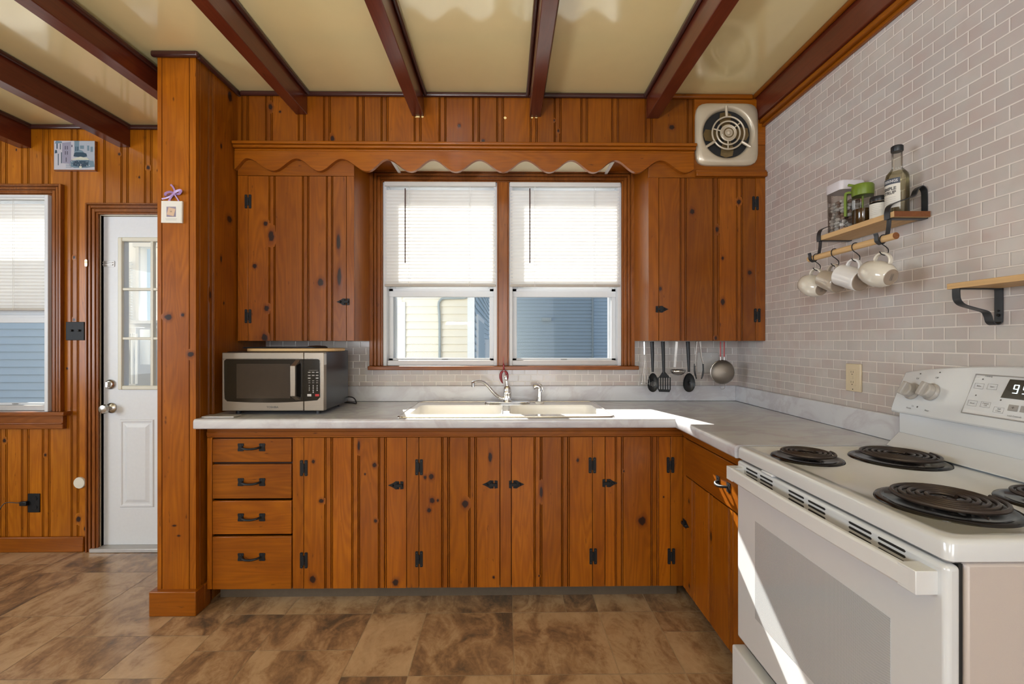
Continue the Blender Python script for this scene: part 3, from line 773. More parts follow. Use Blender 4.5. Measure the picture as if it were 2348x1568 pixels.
# ---------------------------------------------------------------- blinds
def blind(x0, x1, ztop, zbot, Y, wand, label):
    t = thing('window_blind', label, 'blind', ((x0 + x1) / 2, Y, ztop), 'white mini blinds half lowered')
    q = MB(); q.box(x0, x1, Y - .014, Y + .014, ztop - .026, ztop); q.build('head_rail', M['slat'], t, bevel=.002)
    q = MB(); pitch = .0208; n = int((ztop - .024 - zbot - .0225) / pitch); a = math.radians(62)
    for i in range(n):
        zc_ = zbot + .0225 + i * pitch; prof = []
        for j in range(5):
            s = (j - 2) / 2.0; wv = s * .0125; cv = .0022 * (1 - s * s)
            prof.append((wv * math.cos(a) + cv * math.sin(a), -wv * math.sin(a) + cv * math.cos(a)))
        if random.random() < .12: zc_ += random.uniform(-.0015, .0015)
        vs = [(x, Y + d, zc_ + h) for x in (x0 + .004, x1 - .004) for d, h in prof]
        q.add(vs, [(j, j + 1, 6 + j, 5 + j) for j in range(4)])
    q.build('slats', M['slat'], t, fix=False)
    q = MB(); q.box(x0 + .002, x1 - .002, Y - .012, Y + .012, zbot, zbot + .014); q.build('bottom_rail', M['blindrail'], t, bevel=.002)
    for f in (.22, .76):
        xx = x0 + (x1 - x0) * f; q = MB()
        q.tube([(xx, Y - .0165, ztop - .02), (xx, Y - .0165, zbot)], .0009, 5); q.tube([(xx + .008, Y - .0165, ztop - .02), (xx + .008, Y - .0165, zbot)], .0007, 5)
        q.build('ladder_cord', M['slat'], t)
    if wand:
        a0 = P(wand, 432, Y - .024); a1 = P(wand, 603, Y - .024); q = MB(); q.tube([a0, a1], .0034, 8); q.build('tilt_wand', M['darktrim'], t, wood='z')
    return t
zb_ = za(657, YW - .02)
blind(xa(883, YW) , xa(1137, YW), W1T, zb_, YW - .008, 929, 'white mini blind in the left half of the kitchen window')
blind(xa(1169, YW), xa(1421, YW), W1T, zb_, YW - .008, 1215, 'white mini blind in the right half of the kitchen window')
blind(W2L + .004, W2R - .012, W2T, za(712, YL, 60), YL - .006, 0, 'white mini blind in the single window of the panelled wall')

# ---------------------------------------------------------------- door
d1 = struct(thing('door_1', 'white half-glazed back door beside the pine post', 'door', ((DL + DR) / 2, YL, 0))); del d1['category']
casing(d1, DL, DR, 0, DT, YL, .066, name='door_casing')
Yd = 2.905; dx0 = xa(231, Yd); dx1 = DR + .09; dz1 = za(497, Yd, 250)
gx0, gx1 = xa(275, Yd), xa(275, Yd) + .57; gz0, gz1 = za(893, Yd, 280), za(545, Yd, 280)
q = MB(); q.box(DL, dx0 - .003, YL + .012, YO - .03, 0, DT); q.box(DL, DR, YL + .012, YO - .03, dz1 + .003, DT); q.build('door_frame', M['doorcream'], d1)
q = MB(); ix0, ix1, iz0, iz1 = gx0 + .02, gx1 - .02, gz0 + .02, gz1 - .02
q.box(dx0, ix0, Yd, Yd + .044, .025, dz1); q.box(ix1, dx1, Yd, Yd + .044, .025, dz1); q.box(ix0, ix1, Yd, Yd + .044, .025, iz0); q.box(ix0, ix1, Yd, Yd + .044, iz1, dz1)
q.build('door_leaf', M['doorwhite'], d1)
# embossed lower panels
lz0, lz1 = za(1163, Yd, 280), za(961, Yd, 280); lx0, lx1 = xa(275, Yd), xa(354, Yd)
for k in range(2):
    a0 = lx0 + k * (lx1 - lx0 + .10); a1 = a0 + (lx1 - lx0)
    q = MB()
    for ins, h in ((0, .004), (.012, .0015), (.022, .004)):
        pass
    o4 = lambda i, y: [(a0 + i, y, lz0 + i), (a1 - i, y, lz0 + i), (a1 - i, y, lz1 - i), (a0 + i, y, lz1 - i)]
    rings = [o4(0, Yd), o4(.006, Yd - .006), (o4(.014, Yd - .006)), o4(.020, Yd - .001), o4(.030, Yd - .001), o4(.050, Yd - .008)]
    vs = [v for r in rings for v in r]; fs = [(r * 4 + j, r * 4 + (j + 1) % 4, r * 4 + 4 + (j + 1) % 4, r * 4 + 4 + j) for r in range(5) for j in range(4)] + [(20, 21, 22, 23)]
    q.add(vs, fs); q.build('embossed_panel', M['doorwhite'], d1, smooth=False)
q = MB()
for (a, b, c_, e, h) in ((gx0, gx1, gz0, gz1, .018),):
    for (x0, x1, z0, z1) in ((a, a + .026, c_, e), (b - .026, b, c_, e), (a + .026, b - .026, c_, c_ + .026), (a + .026, b - .026, e - .026, e)): q.box(x0, x1, Yd - h, Yd + .002, z0, z1)
q.build('lite_frame', M['doorcream'], d1, bevel=.005)
q = MB(); mxs = [xa(349, Yd - .01), xa(349, Yd - .01) + (xa(349, Yd) - gx0 - .02) ]
for mx in mxs: q.box(mx - .009, mx + .009, Yd - .014, Yd + .012, gz0 + .02, gz1 - .02)
q.build('muntin_upright', M['doorcream'], d1, bevel=.003)
q = MB()
for py in (663, 776): z = za(py, Yd - .01, 310); q.box(gx0 + .02, gx1 - .02, Yd - .012, Yd + .012, z - .008, z + .008)
q.build('muntin_cross_bar', M['doorcream'], d1, bevel=.003)
q = MB(); q.box(ix0 - .004, ix1 + .004, Yd + .014, Yd + .018, iz0 - .004, iz1 + .004); q.build('glass', M['pane'], d1)
q = MB(); q.box(dx0 - .02, dx1, YL - .03, YO - .02, 0, .024); q.build('threshold', M['alum'], d1, bevel=.004)
kb = P(252, 935, Yd)
q = MB(); q.lathe([(.032, 0), (.032, .006), (.026, .012), (.013, .018), (.013, .036), (.024, .042), (.029, .055), (.024, .068), (.008, .072), (.001, .072)], (kb.x + .012, Yd, kb.z), (0, -1, 0), 24)
q.build('knob', M['nickel'], d1)
kb = P(254, 881, Yd)
q = MB(); q.lathe([(.030, 0), (.030, .008), (.022, .018), (.001, .018)], (kb.x, Yd, kb.z), (0, -1, 0), 24); q.box(kb.x - .008, kb.x + .008, Yd - .032, Yd - .018, kb.z - .018, kb.z + .018)
q.build('deadbolt', M['nickel'], d1, bevel=.002)
kb = P(248, 605, Yd)
q = MB(); q.box(kb.x - .042, kb.x + .042, Yd - .004, Yd, kb.z - .018, kb.z + .018); q.box(kb.x - .036, kb.x + .034, Yd - .009, Yd - .004, kb.z - .010, kb.z - .003); q.box(kb.x - .036, kb.x + .034, Yd - .009, Yd - .004, kb.z + .006, kb.z + .010)
q.build('chain_slide', M['alum'], d1, bevel=.001)
# ---------------------------------------------------------------- cabinet hardware
# fr(u, z, d): point on a cabinet face; u runs along the face, d comes out of it
def hinge(parent, fr, u, z, h=.076, w=.036):
    q = MB(); hw = w / 2
    for s in (-1, 1):
        a0, a1 = (s * hw, s * .004)
        pts = [(min(a0, a1), -h / 2 + .003), (min(a0, a1) + .003, -h / 2), (max(a0, a1) - .003, -h / 2), (max(a0, a1), -h / 2 + .003), (max(a0, a1), h / 2 - .003), (max(a0, a1) - .003, h / 2), (min(a0, a1) + .003, h / 2), (min(a0, a1), h / 2 - .003)]
        q.prism(pts, lambda a, b, d: fr(u + a, z + b, d), 0, .0028)
        for e in (-1, 1):
            q.cyl(fr(u + s * hw * .62, z + e * h * .38, .002), fr(u + s * hw * .62, z + e * h * .38, .0045), .0022, 8, 1)
    q.prism([(-.006, -.006), (.006, -.006), (.006, .006), (-.006, .006)], lambda a, b, d: fr(u + a, z + b, d), 0, .003)
    q.tube([fr(u, z - h * .28, .004), fr(u, z + h * .28, .004)], .0035, 8)
    return q.build('hinge', [M['black'], M['iron']], parent)
def latch(parent, fr, u, z, s=1, sc=1.0):
    """arrow-shaped cupboard latch; the point faces along +u when s = 1; u is the door edge"""
    q = MB(); k = .05 * sc
    ar = [(0.004, -.018), (.020, -.019), (.030, -.012), (.044, -.005), (.056, 0), (.044, .005), (.030, .012), (.020, .019), (.004, .018)]
    q.prism([(s * a * sc, b * sc) for a, b in ar], lambda a, b, d: fr(u + a, z + b, d), 0, .003)
    q.prism([(s * a * sc, b * sc) for a, b in ((-.016, -.017), (-.002, -.019), (-.002, .019), (-.016, .017))], lambda a, b, d: fr(u + a, z + b, d), 0, .003)
    q.prism([(s * a * sc, b * sc) for a, b in ((-.012, -.006), (.018, -.007), (.018, .007), (-.012, .006))], lambda a, b, d: fr(u + a, z + b, d), .003, .013)
    q.tube([fr(u + s * .012 * sc, z - .013 * sc, .007), fr(u + s * .012 * sc, z + .013 * sc, .007)], .004 * sc, 8)
    q.lathe([(.006 * sc, 0), (.006 * sc, .006), (.003, .010), (.0005, .010)], fr(u + s * .034 * sc, z, .003), fr(0, 0, 1) - fr(0, 0, 0), 10)
    return q.build('latch', M['black'], parent)
def pull(parent, fr, u, z, w=.134):
    q = MB(); h = .019; pw = .030
    for s in (-1, 1):
        c0 = u + s * (w / 2 - pw / 2)
        pts = [(a * .5 * pw / .5, b) for a, b in ((-.42, -h), (.42, -h), (.5, -h + .004), (.40, 0), (.5, h - .004), (.42, h), (-.42, h), (-.5, h - .004), (-.40, 0), (-.5, -h + .004))]
        q.prism(pts, lambda a, b, d: fr(c0 + a, z + b, d), 0, .003)
        q.cyl(fr(c0, z + h * .6, .002), fr(c0, z + h * .6, .005), .0026, 8, 1)
    a = w / 2 - pw * .75
    path = smoothpath([fr(u - a, z, .003), fr(u - a * .8, z - .001, .018), fr(u - a * .4, z - .0035, .026), fr(u, z - .004, .028), fr(u + a * .4, z - .0035, .026), fr(u + a * .8, z - .001, .018), fr(u + a, z, .003)], 4)
    q.tube(path, .0055, 8)
    return q.build('handle', [M['black'], M['iron']], parent)

# ---------------------------------------------------------------- wall cabinets
def wall_cabinet(label, pxs, side, hinges, lat, strips, knots):
    """pxs = outer left, door left, door right, outer right (photo pixels on the cabinet face)"""
    x0, xd0, xd1, x1 = [xa(q, YU) for q in pxs]
    x0 = max(x0, XP + .001); x1 = min(x1, XW - .001)
    zt = za(406, YU); t = thing('wall_cabinet', label, 'cabinet', ((x0 + x1) / 2, YW, ZU), 'knotty pine wall cabinets beside the window')
    q = MB(); q.box(x0 + (.0 if side < 0 else .014), x1 - (.0 if side > 0 else .014), YU + .018, YW - .005, ZU, ZS - .002)
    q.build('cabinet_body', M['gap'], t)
    q = MB()   # end panel towards the window
    if side < 0: q.box(x1 - .014, x1, YU + .018, YW - .005, ZU, ZS - .002)
    else: q.box(x0, x0 + .014, YU + .018, YW - .005, ZU, ZS - .002)
    q.build('end_panel', M['pine'], t, wood='z', seed=11)
    for a_, b_, o_ in ((x0, xd0 - .0015, 2), (xd1 + .0015, x1, 5)):
        q = MB(); q.box(a_, b_, YU, YU + .018, ZU, zt + .001, off=o_); q.build('stile', M['pineshaded'], t, wood='z', bevel=.0015)
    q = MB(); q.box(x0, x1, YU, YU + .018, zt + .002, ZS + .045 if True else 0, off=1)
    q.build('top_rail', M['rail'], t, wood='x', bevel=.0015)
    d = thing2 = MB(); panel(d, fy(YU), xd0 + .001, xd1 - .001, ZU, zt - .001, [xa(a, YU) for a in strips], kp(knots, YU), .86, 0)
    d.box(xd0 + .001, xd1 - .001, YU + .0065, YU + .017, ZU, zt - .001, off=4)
    door = d.build('door', M['pineshaded'], t, wood='z')
    fr = lambda u, z, dd: Vector((u, YU - dd, z))
    for a, b in hinges: pp = P(a, b, YU); hinge(door, fr, pp.x, pp.z)
    pp = P(lat[0], lat[1], YU); latch(door, fr, pp.x, pp.z, lat[2])
    return t
wall_cabinet('knotty pine wall cabinet above the microwave', (545, 569, 794, 812), -1, ((569, 462), (569, 725)), (795, 692, -1), (624, 701, 756),
    ((609, 513, 5), (622, 542, 7, 13), (584, 610, 5), (611, 707, 6), (607, 774, 8), (735, 647, 8), (776, 555, 5, 20), (778, 634, 5, 22)))
wall_cabinet('knotty pine wall cabinet in the corner under the exhaust fan', (1487, 1511, 1732, 1757), 1, ((1732, 466), (1736, 723)), (1510, 709, 1), (1567, 1642, 1696),
    ((1587, 485, 6, 7), (1694, 463, 5), (1644, 526, 4, 7), (1719, 625, 5), (1657, 692, 5, 8), (1641, 775, 3, 5), (1657, 592, 3, 4), (1514, 662, 4)))

# scalloped valance with its cornice
def valance():
    yv = 2.508; t = thing('valance', 'scalloped pine valance board with a cornice across the cabinets and window', 'valance', (0, yv, ZS))
    ex = [(530, 0), (566, 1), (626, 0), (680, 1), (732, 0), (783, 1), (842, 0), (887, 1), (942, 0), (992, 1), (1045, 0), (1099, 1), (1154, 0), (1206, 1), (1260, 0), (1311, 1), (1361, 0), (1411, 1), (1461, 0), (1515, 1), (1572, 0), (1600, .35)]
    X0, X1 = XP + .004, xa(1591, yv)
    zl, zh = za(394, yv), za(366, yv); zt = za(349, yv)
    def zz(x):
        for i in range(len(ex) - 1):
            a, b = xa(ex[i][0], yv), xa(ex[i + 1][0], yv)
            if a <= x <= b:
                f = (1 - math.cos(PI * (x - a) / (b - a))) / 2; f = ex[i][1] + (ex[i + 1][1] - ex[i][1]) * f
                return zl + (zh - zl) * f
        return zl
    n = 260; vs = []; q = MB()
    for i in range(n + 1):
        x = X0 + (X1 - X0) * i / n; z = zz(x)
        vs += [(x, yv, z), (x, yv, zt), (x, yv + .024, z), (x, yv + .024, zt)]
    fs = []
    for i in range(n):
        a = 4 * i; b = a + 4
        fs += [(a, b, b + 1, a + 1), (a + 2, a + 3, b + 3, b + 2), (a, a + 2, b + 2, b), (a + 1, b + 1, b + 3, a + 3)]
    fs += [(0, 1, 3, 2), (4 * n, 4 * n + 2, 4 * n + 3, 4 * n + 1)]
    q.add(vs, fs, 0, 2); q.build('scalloped_board', M['rail'], t, wood='x', angle=50)
    q = MB(); q.box(X0, X1 + .004, yv - .004, YS - .001, zt, zt + .012); q.box(X0, X1 + .006, yv - .020, YS - .001, zt + .012, zt + .028); q.box(X0, X1 + .008, yv - .030, YS - .001, zt + .028, zt + .045)
    q.build('cornice', M['rail'], t, wood='x', bevel=.005, seg=3, seed=6)
valance()
q = MB(); zr = za(390, 2.51); q.box(xa(1592, 2.51) + .012, XW - .001, 2.508, YU - .001, za(401, 2.51), zr); q.box(xa(1592, 2.51) + .012, XW - .001, 2.518, YU - .001, zr, zr + .012)
struct(q.build('trim_4', M['rail'], wood='x', bevel=.004), 'molding strip under the exhaust fan')
q = MB(); q.box(XS1, XW - .001, YU, YS - .001, ZS + .046, ZC - .03); struct(q.build('trim_5', M['pine'], wood='x'), 'plain pine board behind the exhaust fan')

# ---------------------------------------------------------------- base cabinets
ZB = za(1346, YB); ZF = za(1002, YB)       # bottom of the fronts, top of the doors
def base_back():
    t = thing('base_cabinet', 'long knotty pine base cabinet with four drawers and four doors under the sink', 'cabinet', (-.2, YB, 0))
    X = lambda p: xa(p, YB); x0 = XP + .017; x1 = X(1566)
    fr = lambda u, z, dd: Vector((u, YB - dd, z))
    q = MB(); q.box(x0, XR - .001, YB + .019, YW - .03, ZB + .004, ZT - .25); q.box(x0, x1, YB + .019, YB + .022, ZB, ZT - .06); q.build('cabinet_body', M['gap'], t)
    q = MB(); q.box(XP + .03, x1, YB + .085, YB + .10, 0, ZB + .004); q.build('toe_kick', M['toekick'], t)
    q = MB(); q.box(x0, x1, YB, YB + .019, ZF + .001, ZT - .049); q.box(x0, x1, YB - .004, YB, ZF + .010, ZF + .030); q.build('top_rail', M['rail'], t, wood='x', bevel=.002)
    for a, b in ((475, 486), (671, 696), (933, 960), (1147, 1172), (1359, 1387), (1538, 1566)):
        q = MB(); q.box(max(X(a), x0), X(b), YB, YB + .019, ZB, ZF, off=a % 50); q.build('stile', M['pine'], t, wood='z', bevel=.0012)
    dr = []
    for i, (a, b, py) in enumerate(((1004, 1057, 1023), (1062, 1140, 1102), (1145, 1221, 1182), (1226, 1346, 1272))):
        q = MB(); z0, z1 = za(b, YB), za(a, YB)
        u0, u1 = X(488), X(669)
        q.box(u0, u1, YB - .004, YB + .015, z0, z1, off=i * 3 + 1)
        kn = [kp([(645.6, 1046, 5)], YB), kp([(560, 1122, 2)], YB), [], []][i]
        if kn: panel(q, lambda u, z, d: (u, YB - .0042 + d, z), kn[0][0] - .012, kn[0][0] + .012, kn[0][1] - .001, kn[0][1] + .001, (), kn) if False else None
        o = q.build('drawer', M['rail' if i in (0, 3) else 'pine'], t, wood='x', bevel=.003)
        pull(o, lambda u, z, dd: Vector((u, YB - .004 - dd, z)), X(578), za(py, YB))
    doors = (((697, 932), (754, 816, 877), ((718.6, 1058, 4), (737, 1148, 6, 5), (717, 1328, 7, 9), (859, 1066, 5), (861, 1194, 4), (907, 1335, 7, 8), (823, 1022, 3, 12)), ((697, 1071), (697, 1281)), (922, 1111, -1)),
             ((961, 1146), (1022, 1084), ((989, 1092, 6), (991, 1147, 6, 7), (984, 1170, 5), (1066.6, 1155, 8), (1124, 1048, 5, 13), (1132, 1323, 3), (1004, 1147, 3)), ((961, 1070), (961, 1280)), (1138, 1110, -1)),
             ((1173, 1358), (1234, 1297), ((1241, 1128, 4, 14), (1236, 1320, 2)), ((1358, 1067), (1360, 1276)), (1175, 1110, 1)),
             ((1388, 1537), (1420, 1502), ((1472, 1194, 9, 11), (1430, 1080, 2)), ((1537, 1067), (1539, 1277)), (1389, 1108, 1)))
    for i, ((a, b), st, kn, hs, la) in enumerate(doors):
        d = MB(); panel(d, fy(YB - .001), X(a) + .001, X(b) - .001, ZB + .0005 * i, ZF - .001, [X(s) for s in st], kp(kn, YB), .95, 1)
        d.box(X(a) + .001, X(b) - .001, YB + .0058, YB + .016, ZB, ZF - .001, off=i + 9)
        o = d.build('door', M['pine'], t, wood='z')
        for (hx, hy) in hs: hinge(o, lambda u, z, dd: fr(u, z, dd + .001), X(hx), za(hy, YB), .078, .037)
        latch(o, lambda u, z, dd: fr(u, z, dd + .001), X(la[0]) + (.010 * la[2] if la[2] < 0 else -.0) , za(la[1], YB), la[2], 1.05)
base_back()
YS0, YS1 = .835, 1.612       # stove, near and far side
def base_side():
    t = thing('base_cabinet', 'short knotty pine base cabinet with a drawer and door beside the stove', 'cabinet', (XR, 1.93, 0))
    fr = lambda u, z, dd: Vector((XR - dd, u, z)); y0 = YS1 + .004; y1 = YB - .001
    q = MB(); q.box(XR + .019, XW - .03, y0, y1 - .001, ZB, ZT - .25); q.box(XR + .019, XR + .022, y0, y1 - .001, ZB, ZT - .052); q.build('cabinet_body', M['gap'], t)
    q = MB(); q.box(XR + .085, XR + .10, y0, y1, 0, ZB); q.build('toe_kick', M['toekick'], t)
    q = MB(); q.box(XR, XR + .019, y0, y1, ZF + .001, ZT - .049); q.box(XR - .004, XR, y0, y1 - .0, ZF + .010, ZF + .030); q.build('top_rail', M['rail'], t, wood='y', bevel=.002)
    q = MB(); q.box(XR, XR + .019, ya(1572, XR), y1, ZB, ZF, off=3); q.build('stile', M['pine'], t, wood='z', bevel=.001)
    zd = PX(1573, 1089, XR).z
    q = MB(); q.box(XR - .004, XR + .015, y0, ya(1573, XR), zd, ZF - .001, off=8); o = q.build('drawer', M['rail'], t, wood='y', bevel=.003)
    pull(o, lambda u, z, dd: Vector((XR - .004 - dd, u, z)), ya(1661, XR), (zd + ZF) / 2 - .012, .12)
    d = MB(); F = lambda u, z, dd: (XR + dd - .001, u, z)
    panel(d, F, y0, ya(1573, XR), ZB, zd - .006, [ya(1590, XR), ya(1629, XR), ya(1676, XR)], [(PX(1631, 1230, XR).y, PX(1631, 1230, XR).z, .010, .022), (PX(1581, 1343, XR).y, PX(1581, 1343, XR).z, .008, .010)], .95, 1)
    d.box(XR + .006, XR + .016, y0, ya(1573, XR), ZB, zd - .006, off=12); o = d.build('door', M['pine'], t, wood='z')
    pp = PX(1570, 1199, XR); latch(o, lambda u, z, dd: fr(u, z, dd + .001), pp.y, pp.z, -1, 1.0)
base_side()

# ---------------------------------------------------------------- countertop and sink
SKX0, SKX1, SKY0, SKY1 = PZ(912, 957, ZT).x, PZ(1408, 956, ZT).x, PZ(1160, 957.5, ZT).y, PZ(1160, 922, ZT).y
def counter():
    t = thing('countertop', 'marble-look L-shaped laminate countertop with rounded edge and backsplash', 'countertop', (0, YC, ZT))
    th = .046; q = MB(); xl = XP + .001; yb = YW - .022; xb_ = XW - .022; ys = YS1 + .002
    m = .012
    xs_ = [xl, SKX0 + m, SKX1 - m, XC, xb_]; r = .014
    q.box(xl, SKX0 + m, YC + r, yb, ZT - .03, ZT); q.box(SKX1 - m, xb_, YC + r, yb, ZT - .03, ZT)
    q.box(SKX0 + m, SKX1 - m, YC + r, SKY0 + m, ZT - .03, ZT); q.box(SKX0 + m, SKX1 - m, SKY1 - m, yb, ZT - .03, ZT)
    q.box(XC + r, xb_, ys, YC + r, ZT - .03, ZT)
    q.build('worktop', M['marble'], t, smooth=False)
    # rounded front edge, swept around the inner corner
    prof = [(r - r * math.sin(a), -r + r * math.cos(a)) for a in [PI / 2 * i / 6 for i in range(7)]] + [(0, -th + .006), (.004, -th), (r + .02, -th), (r + .02, -.0302), (r, -.0302)]
    q = MB(); n = len(prof)
    stations = [lambda a, b: (xl, YC + a, ZT + b), lambda a, b: (XC + a, YC + a, ZT + b), lambda a, b: (XC + a, ys, ZT + b)]
    vs = [s(a, b) for s in stations for a, b in prof]
    fs = [(i * n + j, i * n + (j + 1) % n, (i + 1) * n + (j + 1) % n, (i + 1) * n + j) for i in range(2) for j in range(n)] + [tuple(range(n)), tuple(2 * n + j for j in range(n))]
    q.add(vs, fs); q.build('front_edge', M['marble'], t, angle=60)
    q = MB(); zt = za(884.5, yb); q.box(xl, XW - .001, yb, YW - .0045, ZT, zt); q.box(xb_, XW - .001, ys, yb, ZT, zt)
    q.build('backsplash', M['marble'], t, bevel=.004)
counter()

def sink():
    t = thing('sink', 'white double-bowl drop-in sink with a steel rim', 'sink', (0, (SKY0 + SKY1) / 2, ZT))
    def loop(x0, x1, y0, y1, r, z, n=6):
        o = []
        for cx, cy, a in ((x1 - r, y1 - r, 0), (x0 + r, y1 - r, PI / 2), (x0 + r, y0 + r, PI), (x1 - r, y0 + r, 1.5 * PI)):
            for i in range(n): o.append(Vector((cx + r * math.cos(a + PI / 2 * i / (n - 1)), cy + r * math.sin(a + PI / 2 * i / (n - 1)), z)))
        return o
    x0, x1, y0, y1 = SKX0, SKX1, SKY0, SKY1
    q = MB(); q.tube(loop(x0, x1, y0, y1, .03, ZT + .002), .005, 8, closed=True); q.build('steel_rim', M['wire'], t)
    # deck and two bowls
    q = MB(); bz = ZT - .17; xm = xa(1160, 2.4); g = .018; fy0, fy1 = y0 + .085, y1 - .145
    bowls = ((x0 + .035, xm - g), (xm + g, x1 - .035))
    zt = ZT + .0035
    q.box(x0 + .002, x1 - .002, y0 + .002, fy0, zt - .012, zt); q.box(x0 + .002, x1 - .002, fy1, y1 - .002, zt - .012, zt)
    q.box(x0 + .002, bowls[0][0], fy0, fy1, zt - .012, zt); q.box(bowls[1][1], x1 - .002, fy0, fy1, zt - .012, zt); q.box(bowls[0][1], bowls[1][0], fy0, fy1, zt - .022, zt - .010)
    q.build('deck', M['sink'], t, smooth=False)
    for (a, b) in bowls:
        q = MB(); ls = [loop(a, b, fy0, fy1, .04, zt), loop(a + .006, b - .006, fy0 + .006, fy1 - .006, .045, zt - .012), loop(a + .012, b - .012, fy0 + .012, fy1 - .012, .06, bz + .03), loop(a + .04, b - .04, fy0 + .04, fy1 - .04, .06, bz), loop(a + .15, b - .15, fy0 + .12, fy1 - .12, .03, bz - .004)]
        n = len(ls[0]); vs = [v for l in ls for v in l]; fs = [(i * n + j, i * n + (j + 1) % n, (i + 1) * n + (j + 1) % n, (i + 1) * n + j) for i in range(4) for j in range(n)] + [tuple(4 * n + j for j in range(n))]
        # corner fillers between square deck opening and the rounded bowl lip
        for cx, cy, st_, k in ((b, fy1, 0, 0), (a, fy1, 1, 0), (a, fy0, 2, 0), (b, fy0, 3, 0)):
            c_i = len(vs); vs.append(Vector((cx, cy, zt))); fs += [(c_i, st_ * 6 + i, st_ * 6 + i + 1) for i in range(5)]
        q.add(vs, fs); o = q.build('bowl', M['sink'], t, fix=False)
        q = MB(); q.lathe([(.04, 0), (.042, .003), (.03, .004), (.028, .0), (.001, .0)], ((a + b) / 2, (fy0 + fy1) / 2, bz - .003), n=20); q.build('drain', M['wire'], o)
sink()

def faucet():
    yf = 2.715; b = P(1163, 926, yf); x = b.x; z0 = ZT + .0035; S = yf / FPX
    t = thing('faucet', 'chrome single-lever kitchen faucet with a low swan-neck spout', 'faucet', (x, yf, z0))
    q = MB(); hw = .135
    pts = [(hw - .03 + .03 * math.cos(a), .03 * math.sin(a)) for a in [-PI / 2 + PI * i / 10 for i in range(11)]] + [(-hw + .03 - .03 * math.cos(a), .03 * math.sin(a)) for a in [PI / 2 - PI * i / 10 for i in range(11)]]
    q.prism(pts, lambda u, v, a: (x + u, yf + v, z0 + a), 0, .010); q.build('base_plate', M['chrome'], t, bevel=.004, seg=3)
    q = MB(); q.lathe([(.027, .010), (.026, .014), (.024, .018), (.024, .055), (.0255, .058), (.0255, .064), (.024, .067), (.023, .080), (.020, .096), (.013, .104), (.001, .106)], (x, yf, z0), n=28)
    q.build('body', M['chrome'], t)
    q = MB(); zt = z0 + .100
    q.tube(smoothpath([(x + .004, yf - .004, zt - .004), (x - .001, yf - .004, zt + .012), (x - .006, yf - .008, zt + .036), (x - .010, yf - .012, zt + .058), (x - .0115, yf - .013, zt + .066)], 4), [.008] * 5 + [.0075] * 4 + [.009] * 4 + [.011] * 3 + [.006], 12)
    q.build('lever', M['chrome'], t)
    q = MB(); pts = [(1153, 914), (1143, 910), (1130, 898), (1118, 884), (1108, 876), (1098, 874), (1088, 875.5), (1083, 878)]
    path = smoothpath([P(a, b_, yf - .012 * i) for i, (a, b_) in enumerate(pts)], 5)
    q.tube(path, [.0125 - .004 * min(1, i / 14) for i in range(len(path))], 14)
    e = path[-1]; q.lathe([(.0085, 0), (.0085, -.008), (.0095, -.009), (.0095, -.022), (.006, -.022)], (e.x + .004, e.y, e.z), n=16)
    q.build('spout', M['chrome'], t)
faucet()
def sprayer():
    yf = 2.72; x = P(1237, 926, yf).x; z0 = ZT + .0035
    t = thing('sink_sprayer', 'small chrome pull-out sprayer standing right of the faucet', 'sprayer', (x, yf, z0))
    q = MB(); q.lathe([(.026, 0), (.027, .004), (.022, .008), (.012, .012)], (x, yf, z0), n=22); q.build('base_ring', M['sink'], t)
    q = MB(); path = smoothpath([(x, yf, z0 + .008), (x, yf, z0 + .04), (x + .001, yf, z0 + .075), (x - .004, yf, z0 + .094), (x - .018, yf - .004, z0 + .102), (x - .030, yf - .006, z0 + .098)], 5)
    n = len(path); q.tube(path, [.0125 + .002 * (i / n) for i in range(n)], 14); q.lathe([(.0150, 0), (.0155, .006), (.012, .010), (.001, .010)], path[-1], path[-1] - path[-2], 14)
    q.build('spray_head', M['chrome'], t)
    q = MB(); q.tube(smoothpath([(x + .002, yf, z0 + .112), (x + .014, yf, z0 + .104), (x + .019, yf, z0 + .082), (x + .018, yf, z0 + .066)], 4), .0035, 8); q.build('trigger', M['chrome'], t)
sprayer()

# red ornament hanging under the mullion, behind the faucet
yo = 2.775; c0 = P(1155, 850, yo); S = yo / FPX
t = thing('hanging_ornament', 'small dark red ornament hanging on a cord behind the faucet', 'ornament', (c0.x, yo, c0.z))
q = MB(); q.tube([P(1154, 818, yo), P(1154, 832, yo), P(1156, 850, yo)], .0012, 6); q.build('cord', M['red'], t)
q = MB(); q.lathe([(.002, 0), (.0065, .006), (.004, .016), (.007, .026), (.003, .036), (.001, .040)], P(1155, 848, yo), n=12); q.build('knot', M['darkred'], t)
for pts in (((1154, 850), (1149, 856), (1148, 865), (1150, 873), (1153, 879)), ((1157, 850), (1162, 856), (1163, 864), (1162, 872), (1160, 877))):
    path = smoothpath([P(a, b, yo) for a, b in pts], 5); n = len(path)
    q = MB(); q.tube(path, [.0022 + .0065 * math.sin(PI * min(1, (i + 1) / n * .9 + .1)) for i in range(n)], 10); q.build('pod', M['darkred'], t)

